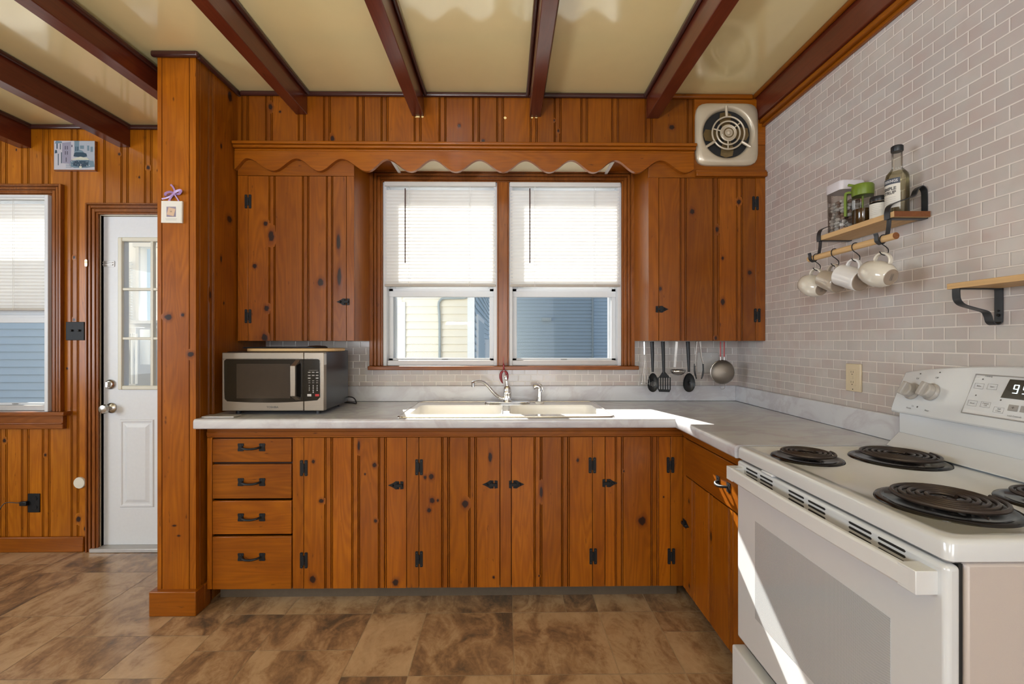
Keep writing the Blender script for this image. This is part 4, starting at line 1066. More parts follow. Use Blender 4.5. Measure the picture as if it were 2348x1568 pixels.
# ---------------------------------------------------------------- microwave
def microwave():
    yf = 2.315; x0, x1 = xa(509, yf), xa(743, yf); z0 = ZT + .012; z0 = za(942, yf, 625); z1 = za(808, yf, 625); yb = 2.675
    t = thing('microwave', 'stainless steel countertop microwave with black door window and keypad', 'microwave', ((x0 + x1) / 2, (yf + yb) / 2, ZT))
    cx = (x0 + x1) / 2; w = x1 - x0; xs = xa(696.5, yf)
    q = MB(); q.box(x0 + .004, x1 - .002, yf + .034, yb, z0, z1 + .004); q.build('case', M['mwside'], t, bevel=.004)
    q = MB(); q.box(x0, xs - .0008, yf, yf + .034, z0, z1); o = q.build('door', M['steel'], t, bevel=.003)
    q = MB(); q.box(xs + .0008, x1, yf, yf + .034, z0, z1); cp = q.build('control_panel', M['steel'], t, bevel=.003)
    # black glass with a rounded, bowed outline
    def X(p): return xa(p, yf)
    def Z(p): return za(p, yf, 625)
    def outl(xl, xr, lr, rr, n=6):
        pts = []; r = .014
        zt = Z(823)
        bot = lambda x: Z(917) - .013 * (1 - ((x - X(612)) / (X(735) - X(612))) ** 2) if True else 0
        if lr: pts += [(xl + r - r * math.cos(a), zt - r + r * math.sin(a)) for a in [PI / 2 * i / n for i in range(n + 1)]]
        else: pts.append((xl, zt))
        if rr: pts += [(xr - r + r * math.sin(a), zt - r + r * math.cos(a)) for a in [PI / 2 * i / n for i in range(n + 1)]]
        else: pts.append((xr, zt))
        m = 12; a0 = xr - (r if rr else 0); a1 = xl + (r if lr else 0)
        if rr: pts.append((xr, bot(xr) + r))
        for i in range(m + 1):
            x = a0 + (a1 - a0) * i / m; pts.append((x, bot(x)))
        if lr: pts.append((xl, bot(xl) + r))
        return pts
    q = MB(); q.prism(outl(X(514.5), xs - .001, True, False), lambda u, v, a: (u, yf - .0015 + a, v), 0, .0014)
    q.build('door_glass', M['gloss'], o)
    q = MB(); q.box(X(543), X(666), yf - .0022, yf - .0016, Z(913), Z(834)); q.build('door_screen', M['mwindow'], o)
    # bright bead along the left and top of the glass
    q = MB(); q.tube(smoothpath([(X(520), yf - .001, Z(917)), (X(515), yf - .001, Z(911)), (X(514), yf - .001, Z(870)), (X(514), yf - .001, Z(828)), (X(518), yf - .001, Z(822.5)), (X(600), yf - .001, Z(822)), (xs - .001, yf - .001, Z(822))], 5), .0012, 6); q.build('door_bead', M['nickel'], o)
    q = MB(); q.tube([(xs + .001, yf - .001, Z(822)), (X(730), yf - .001, Z(822)), (X(734), yf - .001, Z(826)), (X(735), yf - .001, Z(912))], .001, 6); q.build('panel_bead', M['nickel'], cp)
    q = MB(); text(q, 'TOSHIBA', .0125, lambda u, v: (X(625) + u, yf - .0006, Z(933.5) + v), bold=.0004, sx=1.15); q.build('logo', M['text'], o)
    q = MB(); a, b = X(674), X(685)
    q.box(a, b, yf - .040, yf - .030, Z(906), Z(838))
    for (za_, zb_) in ((838, 824), (906, 918)):
        q.add([(a, yf - .040, Z(za_)), (b, yf - .040, Z(za_)), (b, yf - .030, Z(za_)), (a, yf - .030, Z(za_)), (a + .010, yf, Z(zb_)), (b + .010, yf, Z(zb_)), (b + .010, yf, Z(za_ + (zb_ - za_) * .45)), (a + .010, yf, Z(za_ + (zb_ - za_) * .45))], [(0, 1, 5, 4), (1, 2, 6, 5), (2, 3, 7, 6), (3, 0, 4, 7), (0, 3, 2, 1), (4, 5, 6, 7)])
    q.build('door_handle', M['steel'], o, bevel=.0012)
    q = MB(); q.prism(outl(xs + .001, X(734), False, True), lambda u, v, a: (u, yf - .0015 + a, v), 0, .0014)
    kpad = q.build('keypad', M['gloss'], cp)
    q = MB(); cols = (709.5, 718.5, 727.5); yy = yf - .0018
    def mark(px, py, w_, h_, mi): q.box(X(px) - w_ / 2, X(px) + w_ / 2, yy - .0002, yy, Z(py) - h_ / 2, Z(py) + h_ / 2, mi)
    mark(718.5, 849, .045, .0012, 0)
    for r_, py in enumerate((853.5, 860.5)):
        for c_ in cols: mark(c_, py, .013, .0045, 0)
    for c_ in (709.5, 727.5): mark(c_, 867, .013, .0065, 0)
    for py in (873, 877.5):
        for c_ in cols: mark(c_, py, .010, .0014, 1)
    dg = '1 2 3 4 5 6 7 8 9 0'.split()
    for i in range(3):
        for j in range(3): text(q, dg[i * 3 + j], .0095, lambda u, v: (X(cols[j]) + u, yy - .0002, Z(884.5 + i * 5.2) + v), 1, bold=.0004)
    text(q, '0', .0095, lambda u, v: (X(718.5) + u, yy - .0002, Z(899.5) + v), 1, bold=.0004)
    mark(709.5, 906, .020, .0115, 1); mark(727.5, 906, .020, .0115, 2)
    q.build('keypad_marks', [M['greyprint'], M['textlight'], M['red']], kpad)
    for fx_ in (x0 + .05, x1 - .05):
        for fy_ in (yf + .06, yb - .05):
            q = MB(); q.cyl((fx_, fy_, ZT), (fx_, fy_, z0), .014, 14); q.build('foot', M['blackp'], t)
    q = MB(); q.tube(smoothpath([(x1 - .03, yb + .002, z0 + .03), (x1 + .02, yb + .02, z0 + .02), (x1 + .035, yb + .03, ZT + .006), (x1 + .0, yb + .06, ZT + .004), (x1 - .12, yb + .10, ZT + .004)], 6), .0035, 8); q.build('power_cord', M['blackp'], t)
    q = MB(); q.box(x1 - .0018, x1 + .0006, yf + .002, yf + .030, z1 - .062, z1 - .006); q.build('side_label', M['textlight'], t)
    return x0, x1, yf, z1 + .004
mx0_, mx1_, myf, mzt = microwave()
# cutting board and dark pan lid on top of the microwave
xa_, xb_ = xa(556, 2.36), xa(766, 2.40)
t = thing('cutting_board', 'wooden cutting board lying on top of the microwave', 'cutting board', ((xa_ + xb_) / 2, 2.48, mzt))
q = MB(); pts = rrect(xb_ - xa_, .24, .05, 8); q.prism(pts, lambda u, v, a: ((xa_ + xb_) / 2 + u, 2.485 + v, mzt + a), 0, .015); q.build('board', M['bread'], t, bevel=.004, seg=3)
t = thing('baking_tray', 'dark flat tray lying on the cutting board over the microwave', 'tray', (xa(650, 2.5), 2.52, mzt + .015))
q = MB(); q.prism(rrect(.40, .17, .03, 6), lambda u, v, a: (xa(655, 2.5) + u, 2.51 + v, mzt + .0152 + a), 0, .007); q.build('tray_base', M['tray'], t, bevel=.003)
q = MB(); q.lathe([(.05, 0), (.045, .004), (.02, .007), (.001, .008)], (xa(727, 2.5), 2.50, mzt + .0222), n=24); q.build('raised_disc', M['blackp'], t)
t0 = P(486, 951, 2.23); q = MB(); q.box(xa(466, 2.24), xa(540, 2.24), 2.225, 2.29, ZT + .0003, ZT + .008)
tag(q.build('metal_strip', M['alum'], bevel=.002), 'thin grey metal strip on the counter in front of the microwave', 'metal strip')
# ---------------------------------------------------------------- exhaust fan
def fan():
    yp = 2.512; c = P(1668, 306, yp); S = yp / FPX; R = 56.5 * S
    t = thing('exhaust_fan', 'square beige metal exhaust fan with a round grille of concentric rings', 'fan', (c.x, YU, c.z))
    hw, hh = 72.5 * S, 72.0 * S; cz = P(1668, 307, yp).z
    # bulged face plate: squircle outline down to the round opening
    n = 64; rings = []
    def sq(k, y):
        o = []
        for j in range(n):
            a = 2 * PI * j / n; cx_, sz = math.cos(a), math.sin(a); p = 7.0
            r = 1 / (abs(cx_) ** p + abs(sz) ** p) ** (1 / p)
            o.append((c.x + hw * cx_ * r * k, y, cz + hh * sz * r * k))
        return o
    def ci(r, y): return [(c.x + r * math.cos(2 * PI * j / n), y, c.z + r * math.sin(2 * PI * j / n)) for j in range(n)]
    def lerp(a, b, f, y): return [(p[0] + (q[0] - p[0]) * f, y, p[2] + (q[2] - p[2]) * f) for p, q in zip(a, b)]
    A = sq(1, 0); B = ci(R * 1.12, 0)
    rings = [sq(1.0, YU - .001), sq(1.0, YU - .014), lerp(sq(.985, 0), B, 0.0, YU - .019), lerp(A, B, .5, YU - .027), ci(R * 1.12, YU - .030), ci(R * 1.06, YU - .029), ci(R, YU - .020), ci(R * .98, YU - .004)]
    vs = [v for r in rings for v in r]; fs = [(i * n + j, i * n + (j + 1) % n, (i + 1) * n + (j + 1) % n, (i + 1) * n + j) for i in range(len(rings) - 1) for j in range(n)]
    q = MB(); q.add(vs, fs); q.build('face_plate', M['fanm'], t, angle=50, fix=False)
    q = MB(); q.lathe([(.001, 0), (R * .99, 0)], (c.x, YU - .002, c.z), (0, -1, 0), 48, cap=False); q.build('dark_recess', M['slot'], t)
    for k in range(4):
        a = math.radians(200 + k * 90 - 12); q = MB(); e1 = Vector((math.cos(a), 0, math.sin(a))); e2 = Vector((-math.sin(a), 0, math.cos(a)))
        pts = [(.02, -.010), (R * .45, -.034), (R * .80, -.046), (R * .93, -.02), (R * .90, .018), (R * .6, .03), (.02, .012)]
        q.prism(pts, lambda u, v, d: Vector((c.x, YU - .006 - d - v * .10, c.z)) + e1 * u + e2 * v, 0, .0012); q.build('fan_blade', M['blade'], t)
    for r in (.66, .475, .31):
        q = MB(); q.tube([(c.x + 0.002 + R * r * math.cos(a), YU - .028, c.z + R * r * math.sin(a)) for a in [2 * PI * i / 48 for i in range(48)]], .0048, 8, closed=True); q.build('grille_ring', M['fanm'], t)
    q = MB(); q.lathe([(R * .30, 0), (R * .27, .005), (R * .20, .003), (R * .17, .001), (R * .09, .002), (R * .07, .008), (.001, .011)], (c.x + .002, YU - .028, c.z), (0, -1, 0), 32); q.build('hub', M['fanm'], t)
    q = MB(); q.lathe([(R * .205, 0), (R * .165, 0)], (c.x + .002, YU - .0335, c.z), (0, -1, 0), 32, cap=False); q.build('hub_ring', M['blade'], t)
    for a in (95, 213, 327):
        a = math.radians(a); d = Vector((math.cos(a), 0, math.sin(a))); o = Vector((c.x, YU - .029, c.z)); q = MB()
        q.tube([o + d * R * .66, o + d * R * 1.07 + Vector((0, -.004, 0))], .0075, 8); q.build('spoke', M['fanm'], t)
    for a in (165, 270, 40):
        a = math.radians(a); d = Vector((math.cos(a), 0, math.sin(a))); o = Vector((c.x, YU - .028, c.z)); q = MB()
        q.tube([o + d * R * .30, o + d * R * .66], .004, 8); q.build('inner_spoke', M['fanm'], t)
fan()

# ---------------------------------------------------------------- stove
def stove():
    XF, XB = .818, XW - .022; t = thing('stove', 'white freestanding electric coil stove', 'stove', (1.10, (YS0 + YS1) / 2, 0))
    y0, y1 = YS0, YS1; zc = ZT
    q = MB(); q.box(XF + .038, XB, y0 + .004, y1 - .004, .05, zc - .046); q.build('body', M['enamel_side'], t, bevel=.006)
    q = MB(); q.box(XF + .030, XF + .038, y0 + .012, y1 - .012, .07, zc - .05); q.build('door_gasket', M['slot'], t)
    for fx_ in (XF + .08, XB - .05):
        for fy_ in (y0 + .06, y1 - .06): q = MB(); q.cyl((fx_, fy_, 0), (fx_, fy_, .052), .018, 12); q.build('foot', M['blackp'], t)
    # cooktop: a rolled rim around a shallow pressed deck
    def loop(x0, x1, ya_, yb_, r, z, n=6):
        o = []
        for cx, cy, a in ((x1 - r, yb_ - r, 0), (x0 + r, yb_ - r, PI / 2), (x0 + r, ya_ + r, PI), (x1 - r, ya_ + r, 1.5 * PI)):
            for i in range(n): o.append((cx + r * math.cos(a + PI / 2 * i / (n - 1)), cy + r * math.sin(a + PI / 2 * i / (n - 1)), z))
        return o
    xb = XB - .002
    L_ = [loop(XF + .006, xb, y0 + .006, y1 - .006, .012, zc - .045), loop(XF, xb, y0, y1, .016, zc - .040), loop(XF, xb, y0, y1, .018, zc - .010), loop(XF + .003, xb, y0 + .003, y1 - .003, .018, zc - .003), loop(XF + .010, xb, y0 + .010, y1 - .010, .016, zc),
          loop(XF + .030, xb - .05, y0 + .030, y1 - .030, .03, zc), loop(XF + .040, xb - .06, y0 + .040, y1 - .040, .03, zc - .006)]
    n = len(L_[0]); vs = [v for l in L_ for v in l]; fs = [(i * n + j, i * n + (j + 1) % n, (i + 1) * n + (j + 1) % n, (i + 1) * n + j) for i in range(len(L_) - 1) for j in range(n)] + [tuple(range(n)), tuple((len(L_) - 1) * n + j for j in range(n))]
    q = MB(); q.add(vs, fs); q.build('cooktop', M['enamel'], t, angle=50)
    zd = zc - .006
    for nm, bx_, by_, r, turns in (('front_small', .962, 1.452, .098, 4), ('back_large', 1.236, 1.428, .125, 5), ('front_large', 1.000, 1.030, .125, 5), ('back_small', 1.262, 1.035, .098, 4)):
        q = MB()
        q.lathe([(r + .004, 0), (r + .002, .004), (r - .010, .0065), (r - .016, .004), (r - .024, -.0035 + .0045), (r * .5, .0012), (.001, .0012)], (bx_, by_, zd), n=48)
        pan = q.build('burner', [M['pan']], t, angle=60)
        q = MB(); pts = []; r0 = .026; r1 = r - .021; m = turns * 30
        for i in range(m + 1):
            a = 2 * PI * i / 30; rr = r0 + (r1 - r0) * i / m; pts.append((bx_ + rr * math.cos(a), by_ + rr * math.sin(a), zd + .0195))
        q.tube(pts, .0048, 8); q.build('coil', M['coil'], pan)
        q = MB(); q.lathe([(.021, 0), (.021, .002), (.012, .004), (.004, .004), (.004, .006), (.001, .006)], (bx_, by_, zd + .014), n=20)
        for k in range(3):
            a = 2 * PI * k / 3 + .4; q.obox(Matrix.Translation((bx_, by_, zd + .008)) @ Matrix.Rotation(a, 4, 'Z'), .01, r1 + .004, -.0012, .0012, 0, .006)
        q.build('coil_support', M['coil'], pan)
    # oven door
    zt, zb = zc - .050, .2555
    q = MB(); q.box(XF, XF + .029, y0 + .004, y1 - .001, zb, zt); door = q.build('oven_door', M['enamel'], t, bevel=.010, seg=4)
    gy0, gy1, gz0, gz1 = .963, 1.492, .389, .708
    q = MB(); q.box(XF - .0008, XF, gy0, gy1, gz0, gz1); q.build('oven_window', M['ovenglass'], door)
    # vent slots above the handle
    for (a, b) in ((1711, 1737), (1743, 1772), (1808, 1844), (1853, 1893), (1946, 1999), (2013, 2077)):
        q = MB()
        ya_, yb_ = ya(b, XF), ya(a, XF)
        for k in range(5):
            z = .8665 - .0118 * k
            q.prism([(ya_ + .003, z - .0028), (yb_ - .003, z - .0028), (yb_, z), (yb_ - .003, z + .0028), (ya_ + .003, z + .0028), (ya_, z)], lambda u, v, d: (XF - .0006 + d, u, v), 0, .0006)
        q.build('vent_slots', M['slot'], door)
    # handle: a wide bowed bar carried at both ends
    q = MB(); pr = []
    for i in range(25):
        f = i / 24; y = y0 + .022 + (y1 - y0 - .034) * f; bow = .008 * math.sin(PI * f)
        pr.append((y, XF - .042 - bow))
    vs = []
    for y, x in pr: vs += [(x + .004, y, .8165), (x, y, .822), (x, y, .856), (x + .004, y, .861), (x + .014, y, .861), (x + .014, y, .8165)]
    fs = [(6 * i + j, 6 * i + (j + 1) % 6, 6 * i + 6 + (j + 1) % 6, 6 * i + 6 + j) for i in range(24) for j in range(6)] + [tuple(range(6)), tuple(6 * 24 + j for j in range(6))]
    q.add(vs, fs)
    for (a, b) in ((y0 + .022, y0 + .062), (y1 - .050, y1 - .012)): q.box(XF - .0425, XF + .001, a - .0006, b + .0006, .816, .8615)
    q.build('oven_handle', M['plastic_w'], door, bevel=.0015, angle=25)
    q = MB(); q.box(XF - .002, XF + .026, 1.395, 1.455, zt, zt + .008); q.build('lock_tab', M['plastic_w'], t, bevel=.003)
    q = MB(); q.box(XF - .018, XF + .03, y0 + .004, y1 - .001, .075, .228); q.build('storage_drawer', M['plastic_w'], t, bevel=.006, seg=3)
    # riser and curved control console
    xr = 1.395
    q = MB(); q.box(xr, XB, y0 + .006, y1 - .004, zc - .01, 1.07)
    q.add([(xr - .05, y0 + .006, zc), (xr, y0 + .006, zc), (xr, y0 + .006, zc + .05), (xr - .05, y1 - .004, zc), (xr, y1 - .004, zc), (xr, y1 - .004, zc + .05)], [(0, 1, 2), (3, 5, 4), (0, 2, 5, 3), (0, 3, 4, 1), (1, 4, 5, 2)])
    q.build('riser', M['enamel'], t, bevel=.004)
    ym = (y0 + y1) / 2; hw = (y1 - y0) / 2 + .004
    ztop = lambda y: 1.188 + .038 * (1 - ((y - ym) / hw) ** 2)
    def face(y, f, d=0.0):   # f 0..1 up the slanted face; d along outward normal
        z = 1.052 + (ztop(y) - 1.052) * f; x = 1.372 + (XW - .014 - 1.372) * (f ** 1.25) * .9
        return Vector((x - d * .93, y, z + d * .36))
    q = MB(); m = 25; pf_ = [0, .12, .3, .5, .7, .85, .95, 1.0]; vs = []
    for i in range(m):
        y = ym - hw + 2 * hw * i / (m - 1)
        vs.append((XW - .002, y, 1.047)); vs.append((1.377, y, 1.047))
        for f in pf_: vs.append(face(y, f))
        vs.append((XW - .002, y, ztop(y) + .002))
    k = len(pf_) + 3; fs = [(i * k + j, i * k + (j + 1) % k, (i + 1) * k + (j + 1) % k, (i + 1) * k + j) for i in range(m - 1) for j in range(k)] + [tuple(range(k)), tuple((m - 1) * k + j for j in range(k))]
    q.add(vs, fs); con = q.build('console', M['enamel'], t, angle=40, bevel=.004)
    nrm = Vector((-.93, 0, .36)).normalized(); upv = (face(ym, .8) - face(ym, .3)).normalized()
    for yk in (1.552, 1.482, .965, .895):
        f = .50; c = face(yk, f, .001); q = MB()
        q.lathe([(.029, 0), (.029, .004), (.025, .008), (.024, .010)], c, nrm, 28); knob = q.build('knob', M['knobgrey'], con)
        q = MB(); q.lathe([(.024, .008), (.0235, .026), (.022, .030), (.001, .031)], c, nrm, 28); e1 = Vector((0, 1, 0))
        Mx = Matrix.Translation(c) @ Matrix([[e1.x, upv.x, nrm.x], [e1.y, upv.y, nrm.y], [e1.z, upv.z, nrm.z]]).to_4x4()
        q.obox(Mx @ Matrix.Rotation(.25, 4, 'Z'), -.008, .008, -.023, .023, .026, .042); q.build('grip', M['knobgrey'], knob, bevel=.003)
    def put(mb, body, y, f, size, mi=0): mb_c = face(y, f, .0012); text(mb, body, size, lambda u, v: mb_c + Vector((0, -u, 0)) + upv * v, mi)
    def dot(mb, y, f, r, mi=0): mb.lathe([(r, 0), (.0001, .0004)], face(y, f, .0008), nrm, 10, mi)
    q = MB()
    for yk in (1.552, 1.482, .965, .895):
        put(q, 'Off', yk, .80, .008); put(q, 'Lo', yk - .02, .18, .007) if yk in (1.552,) else None
        dot(q, yk - .003, .91, .0025)
    put(q, 'Front', 1.545, .12, .008); put(q, 'Rear', 1.478, .12, .008); dot(q, 1.515, .17, .003)
    q.build('knob_marks', M['text'], con)
    # keypad, display and buttons
    ka, kb = 1.075, 1.366
    q = MB(); vs = []; 
    for (y, f) in ((kb - .006, .86), (ka + .006, .86), (ka - .004, .18), (kb, .18)): vs.append(face(y, f, .0006))
    q.add(vs, [(0, 1, 2, 3)]); kp_ = q.build('keypad', M['plastic_w'], con, fix=False)
    q = MB(); q.tube([face(kb - .006, .86, .001), face(ka + .006, .86, .001), face(ka - .004, .18, .001), face(kb, .18, .001)], .0022, 6, closed=True); q.build('keypad_rim', M['greyprint'], kp_)
    q = MB(); vs = [face(1.264, .80, .0012), face(1.15, .80, .0012), face(1.15, .50, .0012), face(1.272, .50, .0012)]; q.add(vs, [(0, 1, 2, 3)]); dsp = q.build('display', M['lcd'], kp_, fix=False)
    q = MB(); c0 = face(1.222, .65, .0016)
    def seg7(q, ch, y0_):
        on = {'9': 'abcdfg', ':': '', '5': 'acdfg', '2': 'abdeg', '0': 'abcdef'}[ch]; w_, h_ = .011, .0115
        S_ = {'a': (0, 2, 1, 2), 'b': (1, 1, 1, 2), 'c': (1, 0, 1, 1), 'd': (0, 0, 1, 0), 'e': (0, 0, 0, 1), 'f': (0, 1, 0, 2), 'g': (0, 1, 1, 1)}
        for k_ in on:
            a_, b_, c_, d_ = S_[k_]; p0 = face(y0_, .65, .0018) + Vector((0, -a_ * w_, 0)) + upv * ((b_ - 1) * h_ + a_ * .0); p1 = face(y0_, .65, .0018) + Vector((0, -c_ * w_, 0)) + upv * ((d_ - 1) * h_)
            q.tube([p0, p1], .0012, 5)
    seg7(q, '9', 1.246); seg7(q, '5', 1.222); seg7(q, '2', 1.202); q.build('display_digits', M['lcdon'], dsp)
    q = MB()
    for (y, f, s) in ((1.340, .66, 'Bake'), (1.303, .66, 'Start'), (1.343, .36, 'Broil'), (1.306, .36, 'Cancel\n Off'), (1.268, .30, ' Self\nClean')):
        put(q, s, y, f, .0062)
        a = [face(y, f, .0009) + Vector((0, u, 0)) + upv * v for u, v in ((-.013, -.008), (.013, -.008), (.013, .008), (-.013, .008))]; q.tube(a, .0003, 4, closed=True)
    put(q, 'Cooking', 1.322, .83, .0060); put(q, 'Lock Controls', 1.225, .235, .006)
    for (y, f) in ((1.336, .78), (1.340, .50), (1.270, .46)): dot(q, y, f, .0022)
    for (y, s) in ((1.234, '+'), (1.204, '\u2212')):
        put(q, s, y, .36, .014)
    q.build('keypad_print', M['text'], kp_)
    q = MB()
    for y in (1.234, 1.204):
        a = [face(y, .36, .0008) + Vector((0, u, 0)) + upv * v for u, v in ((-.012, -.009), (.012, -.009), (.012, .009), (-.012, .009))]; q.add(a, [(0, 1, 2, 3)])
    q.build('plus_minus_button', M['greyprint'], kp_, fix=False)
stove()

# ---------------------------------------------------------------- wall shelves
def strap(q, pts, w=.0125, th=.0016):
    q.tube(pts, 0, flat=(th, w, (1, 0, 0.02)))
def shelf_up():
    xo = 1.316; ya_, yb_ = 1.535, 1.922; z0, z1 = 1.7205, 1.7395
    t = thing('wall_shelf', 'upper oak wall shelf in black straps, holding jars and bottles', 'shelf', (XW, (ya_ + yb_) / 2, z0))
    q = MB(); q.box(xo, XW - .006, ya_, yb_, z0, z1); q.box(xo + .0, XW - .006, ya_ - .0005, ya_, z0, z1, 1); q.build('board', [M['shelfwood'], M['endgrain']], t, wood='y', bevel=.0015)
    zr, xr, r = 1.647, 1.290, .0115
    for yy in (1.560, 1.905):
        q = MB()
        path = smoothpath([(XW - .003, yy, z0), (XW - .003, yy, z0 + .075), (XW - .006, yy, z0 + .100), (XW - .020, yy, z0 + .110), (XW - .034, yy, z0 + .098), (XW - .042, yy, z0 + .080), (XW - .060, yy, z0 + .070), (xo + .025, yy, z0 + .055), (xo + .004, yy, z0 + .043), (xo - .003, yy, z0 + .022), (xo - .003, yy, z0 - .002)], 5)
        q.tube(path, 0, flat=(.0013, .0115, (1, 0, 0)))
        q.box(xo - .004, XW - .002, yy - .0115, yy + .0115, z0 - .003, z0 - .0004)
        q.build('bracket', M['iron'], t)
        q = MB(); q.tube(smoothpath([(xo + .004, yy, z0 - .003), (xo + .002, yy, z0 - .03), (xo - .004, yy, zr + .012), (xr + r + .003, yy, zr), (xr + r * .6, yy, zr - r - .001), (xr - .001, yy, zr - r - .003), (xr - r - .002, yy, zr - r * .3), (xr - r - .003, yy, zr + .012), (xr - r - .006, yy, zr + .022)], 4), 0, flat=(.0013, .0085, (0, 0, 1)))
        q.build('rod_hanger', M['iron'], t)
    q = MB(); q.tube([(xr, 1.497, zr), (xr, 1.930, zr)], r, 20); q.lathe([(r * 1.0, 0), (.0001, .0006)], (xr, 1.497, zr), (0, -1, 0), 20, 1); q.build('rod', [M['shelfwood'], M['endgrain']], t, wood='y')
    return xr, zr, z1
def shelf_low():
    xo = 1.316; ya_, yb_ = .958, 1.350; z0, z1 = 1.4520, 1.4690
    t = thing('wall_shelf', 'lower oak wall shelf above the stove, its black brackets underneath', 'shelf', (XW, (ya_ + yb_) / 2, z0))
    q = MB(); q.box(xo, XW - .006, ya_, yb_, z0, z1); q.build('board', M['shelfwood'], t, wood='y', bevel=.0015)
    for yy in (1.322, .986):
        q = MB(); path = smoothpath([(XW - .003, yy, z0), (XW - .003, yy, z0 - .085), (XW - .006, yy, z0 - .100), (XW - .018, yy, z0 - .106), (XW - .030, yy, z0 - .098), (XW - .036, yy, z0 - .080), (XW - .045, yy, z0 - .068), (XW - .080, yy, z0 - .058), (xo + .018, yy, z0 - .048), (xo + .004, yy, z0 - .034), (xo + .001, yy, z0 - .018), (xo + .001, yy, z0 - .001)], 5)
        q.tube(path, 0, flat=(.0013, .0115, (1, 0, 0))); q.box(xo, XW - .002, yy - .0115, yy + .0115, z0 - .003, z0 - .0004)
        q.build('bracket', M['iron'], t)
        q = MB(); q.cyl((XW - .0045, yy, z0 - .078), (XW - .0065, yy, z0 - .078), .0045, 12); q.cyl((XW - .0045, yy, z0 - .065), (XW - .0055, yy, z0 - .065), .003, 10); q.build('screw', M['black'], t)
XRO, ZRO, ZSH = shelf_up(); shelf_low()

# s-hooks and mugs on the rod
HK = (('left end of the rod', 1.884), ('second from the left', 1.779), ('third from the left', 1.672), ('near end of the rod', 1.546))
def hook(y, label):
    q = MB(); p = smoothpath([(XRO + .011, y, ZRO - .006), (XRO + .013, y, ZRO + .006), (XRO + .004, y, ZRO + .0138), (XRO - .009, y, ZRO + .0115), (XRO - .0145, y, ZRO), (XRO - .010, y, ZRO - .014), (XRO + .006, y, ZRO - .026), (XRO + .015, y, ZRO - .036), (XRO + .014, y, ZRO - .048), (XRO + .003, y, ZRO - .055), (XRO - .009, y, ZRO - .051), (XRO - .015, y, ZRO - .043)], 5)
    q.tube(p, .0016, 8); tag(q.build('s_hook', M['black'], origin=(XRO, y, ZRO)), label, 'hook', 's-hooks on the wooden rod')
hook(HK[0][1], 'black s-hook holding the farthest cream mug'); hook(HK[1][1], 'black s-hook holding the taupe mug'); hook(HK[2][1], 'black s-hook holding the white mug with a heart'); hook(HK[3][1], 'black s-hook holding the nearest cream mug')

def mug(y, label, kind, mat, ax=(.10, -.93, -.36)):
    a = Vector(ax).normalized(); up = Vector((0, 0, 1)); w = (up - a * up.dot(a)).normalized(); s = a.cross(w)
    top = Vector((XRO + .003, y, ZRO - .0535))        # underside of the handle arch rests on the hook
    ext = .027; hr = .0045; R = {'round': .0455, 'straight': .041, 'small': .039}[kind]; Ln = {'round': .100, 'straight': .095, 'small': .082}[kind]
    C = top - w * (ext - hr + R * .97)                # body centre
    o = C - a * Ln * .5
    t = thing('mug', label, 'mug', C, 'mugs hanging from the wooden rod')
    if kind == 'round': pr = [(.72, 0), (.80, .04), (.92, .22), (1.0, .45), (.98, .62), (.88, .80), (.72, .93), (.64, .985), (.60, 1.0)]
    elif kind == 'straight': pr = [(1.0, 0), (1.0, .2), (1.0, .5), (1.0, .8), (1.0, .93), (.97, .98), (.93, 1.0)]
    else: pr = [(.92, 0), (.93, .1), (.98, .35), (1.0, .6), (1.0, .85), (.96, .96), (.90, 1.0)]
    out = [(R * r, Ln * h) for r, h in pr]; inn = [(R * r - .004, Ln * h) for r, h in pr if h < .93]
    prof = out[::-1] + inn; prof[0] = (out[-1][0], out[-1][1])
    q = MB(); q.lathe(out[::-1] + inn + [(.001, Ln * .92)], o, a, 32, cap=False, up=w); q.build('body', mat, t, fix=False)
    br = R * pr[-1][0]
    q = MB(); q.lathe([(br, 0), (br * .93, .0014), (br * .90, .0004), (.001, .0004)], o + a * Ln, a, 32, cap=False); base = q.build('base', M['mugbase'], t, fix=False)
    if kind == 'round':
        q = MB()
        for k in range(3): text(q, ('HAND', 'MADE', '')[k], .008, lambda u, v: o + a * (Ln + .0012) + s * (-u) + w * (v + .008 - .010 * k)) if False else q.tube([o + a * (Ln + .001) + w * (-.012) + s * (.004 * k - .004), o + a * (Ln + .001) + w * .012 + s * (.004 * k - .006)], .0005, 4)
        q.build('base_stamp', M['text'], base)
    q = MB(); c1 = {'round': .5, 'straight': .45, 'small': .45}[kind] * Ln
    pts = []
    hl = {'round': .030, 'straight': .028, 'small': .023}[kind]
    for i in range(15):
        th = PI * i / 14; pts.append(o + a * (c1 + hl * math.cos(th)) + w * (R * .90 + (ext + R * .07) * math.sin(th) ** .8))
    q.tube(pts, 0, flat=(.0036, .0072, tuple(a)))
    q.build('handle', mat, t, bevel=.0026, seg=3)
    if kind == 'straight':
        q = MB(); hv = -w * .25 - s * .97
        for dx, dy, rr in ((0, 0, .0052), (.0065, -.001, .0046), (.0035, -.006, .0045)):
            c_ = o + a * (Ln * .42 + dx); d_ = (-s * math.cos(.15 + dy * 18) + -w * math.sin(.15 + dy * 18)).normalized(); q.lathe([(rr, 0), (rr, .0004), (.0001, .0006)], c_ + d_ * (R + .0001), d_, 10)
        q.build('heart_print', M['darkred'], t)
mug(HK[0][1], 'round cream mug hanging at the far left end of the rod', 'round', M['mug'])
mug(HK[1][1], 'small taupe mug hanging second from the far end of the rod', 'small', M['mugtaupe'])
mug(HK[2][1], 'straight white mug with a small dark red heart hanging on the rod', 'straight', M['mugwhite'])
mug(HK[3][1], 'round cream mug hanging at the near end of the rod, its base toward the room', 'round', M['mug'])

